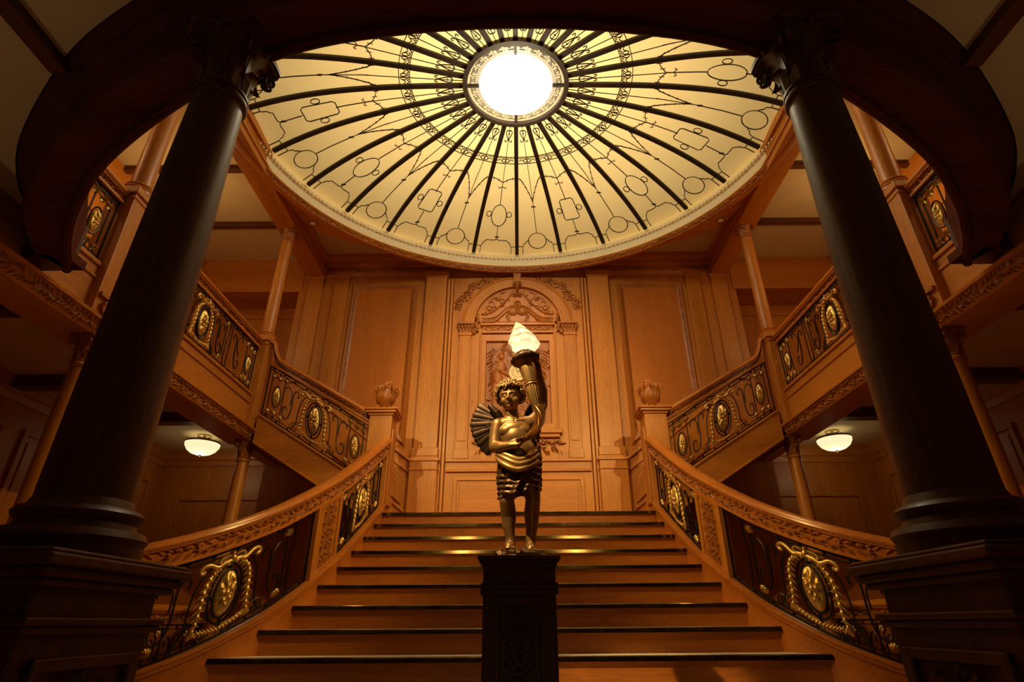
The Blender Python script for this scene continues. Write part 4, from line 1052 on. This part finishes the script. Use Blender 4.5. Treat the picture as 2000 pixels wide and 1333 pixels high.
# ------------------------------------------------------------------ FRONT RING BEAM (oval edge of the deck over the camera)
rg=setting('trim_2',(0,1.6,SOFF))
def mirr(L): return [(-x,y) for x,y in L[::-1][:-1]]+list(L)
inn=catmull(mirr(RING),6); outr=catmull(mirr(RINGO),6); n=len(inn)
off=lambda P,d:[(P[i][0]+d*(lambda a,b:-(b[1]-a[1])/math.hypot(b[0]-a[0],b[1]-a[1]))(P[max(0,i-1)],P[min(len(P)-1,i+1)]),P[i][1]+d*(lambda a,b:(b[0]-a[0])/math.hypot(b[0]-a[0],b[1]-a[1]))(P[max(0,i-1)],P[min(len(P)-1,i+1)])) for i in range(len(P))]
o1=off(outr,-.03);o2=off(outr,-.08);o3=off(outr,-.15);i1=off(inn,.02);i2=off(inn,.0)
rows=[([(a,b,SOFF) for a,b in inn]),([(a,b,SOFF) for a,b in outr]),([(a,b,SOFF+.05) for a,b in o1]),([(a,b,SOFF+.18) for a,b in o1]),([(a,b,SOFF+.22) for a,b in o2]),([(a,b,SOFF+.28) for a,b in o2]),([(a,b,HALLC+.02) for a,b in o3]),([(a,b,HALLC+.08) for a,b in o3]),([(a,b,HALLC+.08) for a,b in i2])]
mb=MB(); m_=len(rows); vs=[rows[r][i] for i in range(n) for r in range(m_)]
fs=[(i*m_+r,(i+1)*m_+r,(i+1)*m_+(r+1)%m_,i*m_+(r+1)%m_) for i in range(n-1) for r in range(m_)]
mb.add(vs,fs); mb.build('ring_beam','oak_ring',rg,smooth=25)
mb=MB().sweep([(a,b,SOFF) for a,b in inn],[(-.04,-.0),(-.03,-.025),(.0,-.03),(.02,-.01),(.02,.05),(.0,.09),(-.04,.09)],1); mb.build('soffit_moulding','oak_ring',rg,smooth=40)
pi_=Path(inn)
mb=MB()
def fr(a,b,d):
    p,T=pi_.at(a); N_=Vector((-T.y,T.x,0)); return (p.x+N_.x*(.008+d),p.y+N_.y*(.008+d),SOFF+.035+b)
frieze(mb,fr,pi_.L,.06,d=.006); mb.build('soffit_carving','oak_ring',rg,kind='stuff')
# cross beam from the ring to the side walls, and slab of the front hall
for sx in (-1,1):
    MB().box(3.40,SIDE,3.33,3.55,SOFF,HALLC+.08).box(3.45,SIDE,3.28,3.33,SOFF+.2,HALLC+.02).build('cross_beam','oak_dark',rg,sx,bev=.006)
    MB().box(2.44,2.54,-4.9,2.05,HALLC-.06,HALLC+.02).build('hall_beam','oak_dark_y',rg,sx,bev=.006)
    MB().box(3.30,3.62,3.35,3.545,SOFF+.001,SOFF+.07).build('ring_foot','oak_ring',rg,sx)
hc=setting('ceiling_hall',(0,-1,HALLC)); hc.name='ceiling'
mb=MB(); oo=[(a,b) for a,b in o3]
vs=[];fs=[]
for z in (HALLC,HALLC+.06):
    for a,b in oo: vs.append((a,b,z))
    for a,b in oo: vs.append((a*SIDE/3.6 if abs(a)<3.6 else math.copysign(SIDE,a),-5,z))
k=len(oo)
for q in range(2):
    o=q*2*k; fs+=[(o+i,o+i+1,o+k+i+1,o+k+i) for i in range(k-1)]
mb.add(vs,fs)
e=oo[-1]
for sx in (-1,1): mb.add([(sx*e[0],e[1],HALLC),(sx*SIDE,3.4,HALLC),(sx*SIDE,-5,HALLC)],[(0,1,2)])
mb.build('plaster_ceiling','plaster',hc)
# ------------------------------------------------------------------ AISLE LAMPS
for sx,side in ((-1,'left'),(1,'right')):
    lx,ly=4.82,8.3; z=AISLE_Z
    lm=thing('ceiling_lamp','glowing ribbed glass bowl ceiling lamp in the %s aisle'%side,'lamp',(sx*lx,ly,z),'aisle ceiling lamps')
    MB().lathe([(.10,z),(.10,z-.02),(.03,z-.03),(.025,z-.10)],lx,ly,24).build('mount','brass',lm,sx,smooth=40)
    MB().lathe([(.245,z-.10),(.25,z-.115),(.245,z-.13)],lx,ly,40,close=True).build('rim','brass',lm,sx,smooth=40)
    MB().lathe([(.24,z-.12),(.235,z-.17),(.20,z-.23),(.14,z-.275),(.06,z-.30),(0,z-.305)],lx,ly,48,rmod=lambda a,zz:1+.02*math.cos(24*a)).build('glass_bowl','lamp_glass',lm,sx,smooth=60)
    MB().lathe([(.02,z-.30),(.02,z-.315),(.0,z-.33)],lx,ly,12).build('finial','brass',lm,sx,smooth=60)
# ------------------------------------------------------------------ STATUE PEDESTAL AND STATUE
PZ_=.30; PYC=3.16
pd=thing('pedestal','dark panelled wooden pedestal under the cherub statue at the stair foot','pedestal',(0,PYC,FLOOR))
hx=.178; y0,y1=PYC-.19,PYC+.19
MB().box(-hx,hx,y0,y1,FLOOR,PZ_-.03).build('body','oak_dark',pd,bev=.006)
for e,za,zb in ((.028,PZ_-.02,PZ_),(.02,PZ_-.035,PZ_-.02),(.008,PZ_-.055,PZ_-.035),(.010,.165,.175),(.016,.15,.165),(.012,.12,.15),(.03,FLOOR,FLOOR+.14)): MB().box(-hx-e,hx+e,y0-e,y1+e,za,zb).build('moulding','oak_dark',pd,bev=.004)
mb=MB(); fn3=lambda a,b,d:(a,y0-d,b)
for a0,a1,b0,b1 in ((-.12,.12,.085,.11),(-.12,.12,-.75,-.72),(-.12,-.095,-.75,.11),(.095,.12,-.75,.11)): mb.poly([(a0,b0),(a1,b0),(a1,b1),(a0,b1)],fn3,0,.014)
pf=mb.build('panel_frame','oak_dark',pd,bev=.004)
mb=MB(); carve_panel(mb,lambda a,b,d:fn3(a,-.32+b,d),.17,.78,9,d=.02); mb.build('panel_carving','oak_dark',pf,smooth=50)

su=thing('statue','gilded bronze winged cherub statue holding a lit flame torch on dark pedestal','statue',(0,3.15,PZ_))
Yb=3.15
def V(x,y,z): return Vector((x,Yb+y,z))
bd=MB(); LS=30
# legs
for s,(hx_,hz),(kx,ky,kz),(ax,ay,az) in ((-1,(-.054,.77),(-.066,-.025,.60),(-.046,.015,.405)),(1,(.054,.77),(.078,-.02,.605),(.062,.01,.395))):
    bd.chain([V(hx_,0,hz),V((hx_+kx)/2,-.015,(hz+kz)/2),V(kx,ky,kz),V((kx+ax)/2,.012,kz-.075),V((kx+ax)/2,.012,kz-.13),V(ax,ay,az)],[.062,.056,.041,.043,.035,.025])
    bd.blob(V(kx,ky-.014,kz),.03,.025,.032,18,26)
    fz=az-.048
    bd.chain([V(ax,ay+.02,fz+.008),V(ax-.004,-.04,fz+.006),V(ax-.004+s*.003,-.075,fz-.003)],[.025,.026,.021])
    bd.limb(V(ax,ay,az),V(ax,ay,fz+.01),.026,.026)
    for j,tx in enumerate((-.018,-.008,.001,.010,.018)): bd.limb(V(ax+s*0+tx,-.075,fz-.006),V(ax+tx*1.15,-.096+.004*abs(j-1),fz-.012),.0085,.007,8)
# pelvis, belly, chest
bd.blob(V(0,0,.80),.100,.080,.090,28,40)
bd.blob(V(.005,-.012,.875),.094,.083,.085,28,40)
bd.blob(V(.010,-.035,.868),.072,.058,.065,28,36)
bd.blob(V(-.012,.0,.955),.092,.072,.085,28,40)
bd.blob(V(-.022,.005,1.005),.098,.066,.062,28,40)
for x in (-.060,.020): bd.blob(V(x,-.036,.992),.046,.024,.036,24,32)
bd.chain([V(-.105,.005,1.035),V(-.04,.01,1.05),V(.06,.02,1.052)],[.043,.05,.044])
bd.limb(V(-.035,.012,1.05),V(-.042,.0,1.14),.043,.038)
bd.limb(V(-.03,-.035,1.052),V(-.10,-.015,1.06),.012,.012); bd.limb(V(-.01,-.035,1.052),V(.055,-.01,1.065),.012,.012)
# right arm (picture left) bent across the belly
bd.chain([V(-.118,0,1.035),V(-.130,-.005,.97),V(-.136,-.02,.905)],[.043,.041,.034])
bd.chain([V(-.136,-.02,.900),V(-.095,-.080,.882),V(-.045,-.120,.880)],[.034,.033,.022])
def hand(w,d,up,th_side,k=1.0,curl=.9):
    d=d.normalized(); up=up.normalized(); sd=d.cross(up).normalized()
    pc=w+d*.022*k; bd.limb(w,w+d*.03*k,.018*k,.021*k); 
    for q in (-1.4,-.5,.5,1.4): bd.limb(w+d*.01*k+sd*q*.006*k,w+d*.036*k+sd*q*.0105*k,.013*k,.0105*k,8)
    for j,q in enumerate((-1.5,-.5,.5,1.5)):
        L=(.85,1.0,.95,.75)[j]*k; b0=w+d*.040*k+sd*q*.0115*k
        c1=d*math.cos(curl*.4)+up*math.sin(curl*.4); c2=d*math.cos(curl*1.2)+up*math.sin(curl*1.2); c3=d*math.cos(curl*1.9)+up*math.sin(curl*1.9)
        p1=b0+c1*.020*L; p2=p1+c2*.016*L; p3=p2+c3*.012*L
        bd.chain([b0,p1,p2,p3],[.0085*k,.008*k,.0072*k,.006*k],8)
    tb=w+d*.012*k+sd*th_side*.016*k; t1=tb+(sd*th_side*.6+up*.5+d*.4).normalized()*.022*k; t2=t1+(d*.6+up*.6+sd*th_side*.1).normalized()*.018*k
    bd.chain([tb,t1,t2],[.011*k,.0095*k,.0075*k],8)
hand(V(-.045,-.120,.880),Vector((1,-.25,.05)),Vector((0,-.35,1)),-1,1.15,.9)
# left arm raised behind the torch
bd.chain([V(.075,.025,1.055),V(.118,.07,1.125),V(.150,.105,1.20)],[.043,.038,.032])
bd.chain([V(.150,.105,1.20),V(.152,.085,1.29),V(.130,.055,1.395)],[.032,.031,.021])
hand(V(.130,.055,1.395),Vector((-.22,-.15,1)),Vector((-.75,-.9,-.1)),-1,1.15,1.0)
# head
hc_=V(-.047,-.012,1.205); fwd=Vector((-.16,-1,-.12)).normalized(); rt=Vector((1,-.16,.05)).normalized(); rt=(rt-fwd*rt.dot(fwd)).normalized(); upv=rt.cross(fwd).normalized()
if upv.z<0: upv=-upv
def Hd(a,b,c): return hc_+rt*a+fwd*b+upv*c        # a right, b forward, c up
rotH=Matrix((rt,-fwd,upv)).transposed()
bd.blob(Hd(0,-.012,.022),.069,.073,.070,28,40,rotH)
bd.blob(Hd(0,.012,-.022),.053,.052,.062,28,40,rotH)
for s in (-1,1):
    bd.blob(Hd(s*.029,.036,-.026),.025,.021,.025,20,28,rotH)     # cheeks
    bd.limb(Hd(s*.012,.063,.017),Hd(s*.040,.050,.017),.0052,.0042,10) # brow
    bd.blob(Hd(s*.023,.052,.001),.011,.009,.0085,20,28,rotH)     # eye
    bd.limb(Hd(s*.012,.060,.0055),Hd(s*.036,.051,.003),.003,.003,6)
    bd.blob(Hd(s*.066,-.01,-.005),.008,.016,.020,20,28,rotH)     # ear
bd.chain([Hd(0,.060,.014),Hd(0,.071,-.006),Hd(0,.081,-.017)],[.0058,.0072,.0095],8)
for s in (-1,1): bd.blob(Hd(s*.009,.067,-.019),.006,.007,.006,6,8,rotH)
bd.limb(Hd(-.013,.059,-.036),Hd(.013,.059,-.036),.0048,.0048,8); bd.blob(Hd(0,.063,-.0355),.009,.006,.0045,6,8,rotH)
bd.limb(Hd(-.009,.0585,-.0455),Hd(.009,.0585,-.0455),.0058,.0058,8)
bd.blob(Hd(0,.045,-.062),.020,.016,.015,20,28,rotH)
body=bd.build('body','skin_bronze',su,smooth=180)
rm=body.modifiers.new('remesh','REMESH'); rm.mode='VOXEL'; rm.voxel_size=.0032; rm.use_smooth_shade=True
sm=body.modifiers.new('smooth','SMOOTH'); sm.factor=.5; sm.iterations=7
# hair
rng=random.Random(4); hr=MB()
for i in range(170):
    g=i*2.39996; zc=1-1.55*(i+.5)/170; rr=math.sqrt(max(0,1-zc*zc)); a,b=rr*math.cos(g),rr*math.sin(g)
    if b>.45 and zc<.42: continue
    if b>.2 and zc<.05: continue
    if zc<-.1 and abs(a)<.55 and b>-.2: continue
    p=Hd(a*.074,-.014+b*.077,.024+zc*.076); nn=(p-Hd(0,-.014,.02)).normalized(); t1=nn.orthogonal().normalized(); t2=nn.cross(t1)
    ph=rng.uniform(0,6.28); R0=rng.uniform(.013,.019); sgn=rng.choice((-1,1))
    hr.tube([p+nn*(.004+.016*(k/9))+(t1*math.cos(ph+sgn*k*.95)+t2*math.sin(ph+sgn*k*.95))*R0*(1-.075*k) for k in range(10)],lambda t:.0074*(1-.35*t),6)
hr.build('hair','bronze',su,smooth=180)
# drapery: skirt sheet with folds plus twisted rolls
dr=MB()
def skirt(u,v):
    a=2*PI*u; c,s_=math.cos(a),math.sin(a); front=max(0,-s_)
    zt=.872+.025*abs(c)-.060*front**2+.02*c; zb=.612+.045*(c+1)*.5+.012*math.sin(5*a)-.02*math.exp(-((c+.5)/.3)**2)*front
    z=zt+(zb-zt)*v
    rx=.120+.006*math.sin(v*3)-.008*v; ry=.094+.012*v
    w1=max(0,min(1,(-c+.15)*3))*max(0,min(1,(v-.35)*4)); w2=max(0,min(1,(c+.0)*3))*max(0,min(1,(v-.12)*4))
    r1=abs(math.sin(z*PI/.030+1.2*a))**.7; r2=abs(math.sin((z+.55*c*.1)*PI/.036-2.2*a))**.7
    f=.012*w1*(r1-.3)+.012*w2*(r2-.3)+.004*math.sin(11*a+9*v)
    f+=.016*math.exp(-(((c-.10)-(.55-v*.9)*.9)/.16)**2)*front
    notch=.022*max(0,v-.45)*2*math.exp(-((c-.05)/.13)**2)*front
    return V(.004+(rx+f)*c,(ry+f-notch)*s_,z)
dr.grid(skirt,120,44,wu=True)
sk=dr.build('skirt','bronze_dark_shaded',su,smooth=180); so=sk.modifiers.new('thick','SOLIDIFY'); so.thickness=.004
dr=MB()
def roll(pts,r): dr.tube([V(*p) for p in catmull(pts,6)],lambda t:r*(.7+.5*math.sin(PI*t)),8)
roll([(-.118,0,.90),(-.105,-.06,.862),(-.055,-.105,.825),(.005,-.118,.800),(.06,-.10,.825),(.112,-.03,.885)],.014)
roll([(-.120,0,.885),(-.108,-.065,.840),(-.06,-.112,.800),(.0,-.124,.775),(.06,-.108,.795),(.115,-.04,.85)],.015)
roll([(-.122,0,.865),(-.112,-.065,.815),(-.07,-.112,.770),(-.01,-.125,.745),(.05,-.115,.76),(.112,-.05,.81)],.015)
d_=dr.build('drapery','bronze',su,smooth=60)
# wings
def wing(s,flat):
    wg=MB(); root=V(s*.075-.02,.075,1.075)
    for row,(n_,l0,r_) in enumerate(((11,.17,.021),(9,.125,.020),(7,.08,.020))):
        for k in range(n_):
            t=k/(n_-1); an=math.radians(44-112*t)
            st_=root+Vector((s*.03*flat,.01,.045-.10*t))
            d=Vector((s*math.cos(an)*flat,.2+.8*(1-flat),math.sin(an)*.75)).normalized()
            L=l0*(1-.25*abs(t-.4)); e=st_+d*L; c=st_+d*(L*.55)+Vector((0,-.012*row,0))
            yv=Vector((0,-1,0)) if flat>.5 else Vector((s,0,0)); xv=yv.cross(d).normalized(); yv=d.cross(xv)
            Rm=Matrix((xv,yv,d)).transposed()
            n0=len(wg.v); wg.limb((0,0,0),(0,0,L-r_*.8),r_*.40,r_*1.0,14)
            for q_ in range(n0,len(wg.v)): p_=Vector(wg.v[q_]); p_.y*=.30; p_.y-=.012*row+.003*(k%2); wg.v[q_]=tuple(st_+Rm@p_)
    wg.blob(root+Vector((s*.05*flat,.03,-.005)),.055*flat+.012,.015 if flat>.5 else .05,.075,8,12)
    wg.chain([root,root+Vector((s*.035*flat,-.01,.06)),root+Vector((s*.075*flat,-.005,.105))],[.030,.026,.016],12)
    return wg
wing(-1,1).build('wing','bronze_black',su,smooth=180)
wing(1,.35).build('wing','bronze_black',su,smooth=180)
# torch
tp0=V(.113,-.02,1.135); tp1=V(.052,-.005,1.435); ax_=(tp1-tp0).normalized(); q=ax_.to_track_quat('Z','Y').to_matrix(); TL=(tp1-tp0).length
def along(mb,prof,base,seg=32,rmod=None):
    n0=len(mb.v); mb.lathe(prof,0,0,seg,rmod=rmod)
    for i in range(n0,len(mb.v)): mb.v[i]=tuple(base+q@Vector(mb.v[i]))
tm=MB(); along(tm,[(.0,-.012),(.018,-.010),(.024,0),(.02,.008),(.022,.015),(.030,.06),(.036,.13),(.037,.148)],tp0,140,lambda a,z:1+(.11*math.cos(14*a+z*22) if .015<z<.145 else 0))
along(tm,[(.037,.145),(.042,.150),(.042,.158),(.037,.163),(.041,.167),(.041,.174),(.036,.178)],tp0,32)
along(tm,[(.036,.178),(.040,.20),(.046,.24),(.048,.28),(.044,TL)],tp0,96,lambda a,z:1+.05*abs(math.cos(4*a+z*10)))
for k in range(11):
    a=2*PI*k/11; c_=tp0+q@Vector((.024*math.cos(a),.024*math.sin(a),.002)); tm.blob(c_,.0085,.0085,.010,5,7)
tm.build('torch','bronze',su,smooth=50)
ds=MB(); along(ds,[(.044,TL-.02),(.070,TL),(.090,TL+.018),(.092,TL+.032),(.078,TL+.045),(.055,TL+.055),(.055,TL+.07),(0,TL+.07)],tp0,36,lambda a,z:1+.04*math.cos(9*a)+.03*math.cos(17*a+1))
ds.build('torch_dish','bronze_dark_shaded',su,smooth=60)
fm=MB(); fb=tp0+q@Vector((0,0,TL+.06))
FT=Vector((-.030,.0,.235))
def flame(u,v):
    a=2*PI*v; t=u
    prof=[(0,.040),(.08,.058),(.2,.078),(.35,.088),(.5,.078),(.65,.056),(.8,.034),(.92,.016),(1,.001)]
    for i in range(len(prof)-1):
        if prof[i][0]<=t<=prof[i+1][0]: 
            k=(t-prof[i][0])/(prof[i+1][0]-prof[i][0]); r=prof[i][1]*(1-k)+prof[i+1][1]*k; break
    sw=(t*4.2+.28*math.sin(5*a)+.1*math.sin(3*a+1))%1.0
    r*=(1+.10*math.cos(5*a+3*t)*min(1,t*4))*(1.10-.20*sw**1.5 if .06<t<.93 else 1)
    c=fb+Vector((-.012*math.sin(t*PI)-.048*t**1.5+.022*math.sin(PI*t),0,.235*t))
    return c+Vector((r*math.cos(a),r*math.sin(a),.012*math.sin(5*a)*math.sin(PI*t)))
fm.grid(flame,64,72,wv=True); fm.build('flame_shade','flame_glass',su,smooth=180)
light('torch_lamp','POINT',(fb.x,fb.y,fb.z+.05),.5,(1,.88,.66),size=.03)
# laurel tail from the torch foot to the hand
gl=MB(); P_=catmull([(.113,-.03,1.13),(.128,-.065,1.07),(.118,-.10,1.00),(.085,-.13,.94),(.04,-.145,.905),(.005,-.150,.893)],6)
gl.tube([V(*p) for p in P_],lambda t:.024*(1-.65*t),8)
rng=random.Random(2)
for i,p in enumerate(P_):
    for j in range(7):
        a=j*.9+i; r=.024*(1-.6*i/len(P_)); d=Vector((math.cos(a),math.sin(a)*.8-.3,.5)).normalized()
        qq=d.to_track_quat('Z','Y').to_matrix(); gl.blob(V(*p)+d*r*1.1,.006,.003,.017,4,6,qq)
gl.build('laurel_tail','bronze',su,smooth=60)
# rocky base
rk=MB(); rng=random.Random(6)
for i in range(26):
    x=rng.uniform(-.10,.12); y=rng.uniform(-.12,.10); r=rng.uniform(.022,.036); zt=.335 if x<.0 else .318
    R=Matrix.Rotation(rng.uniform(0,3),3,(rng.random(),rng.random(),1)); rk.blob(V(x,y,min(zt-.01,PZ_+r*.55)),r*1.5,r*1.2,r,5,7,R)
rk.lathe([(.13,PZ_),(.125,PZ_+.012),(.0,PZ_+.02)],0,Yb,24)
for v in range(len(rk.v)):
    p=rk.v[v]
    if p[2]<PZ_: rk.v[v]=(p[0],p[1],PZ_)
rk.build('rock_base','bronze_dark_shaded',su,smooth=30)
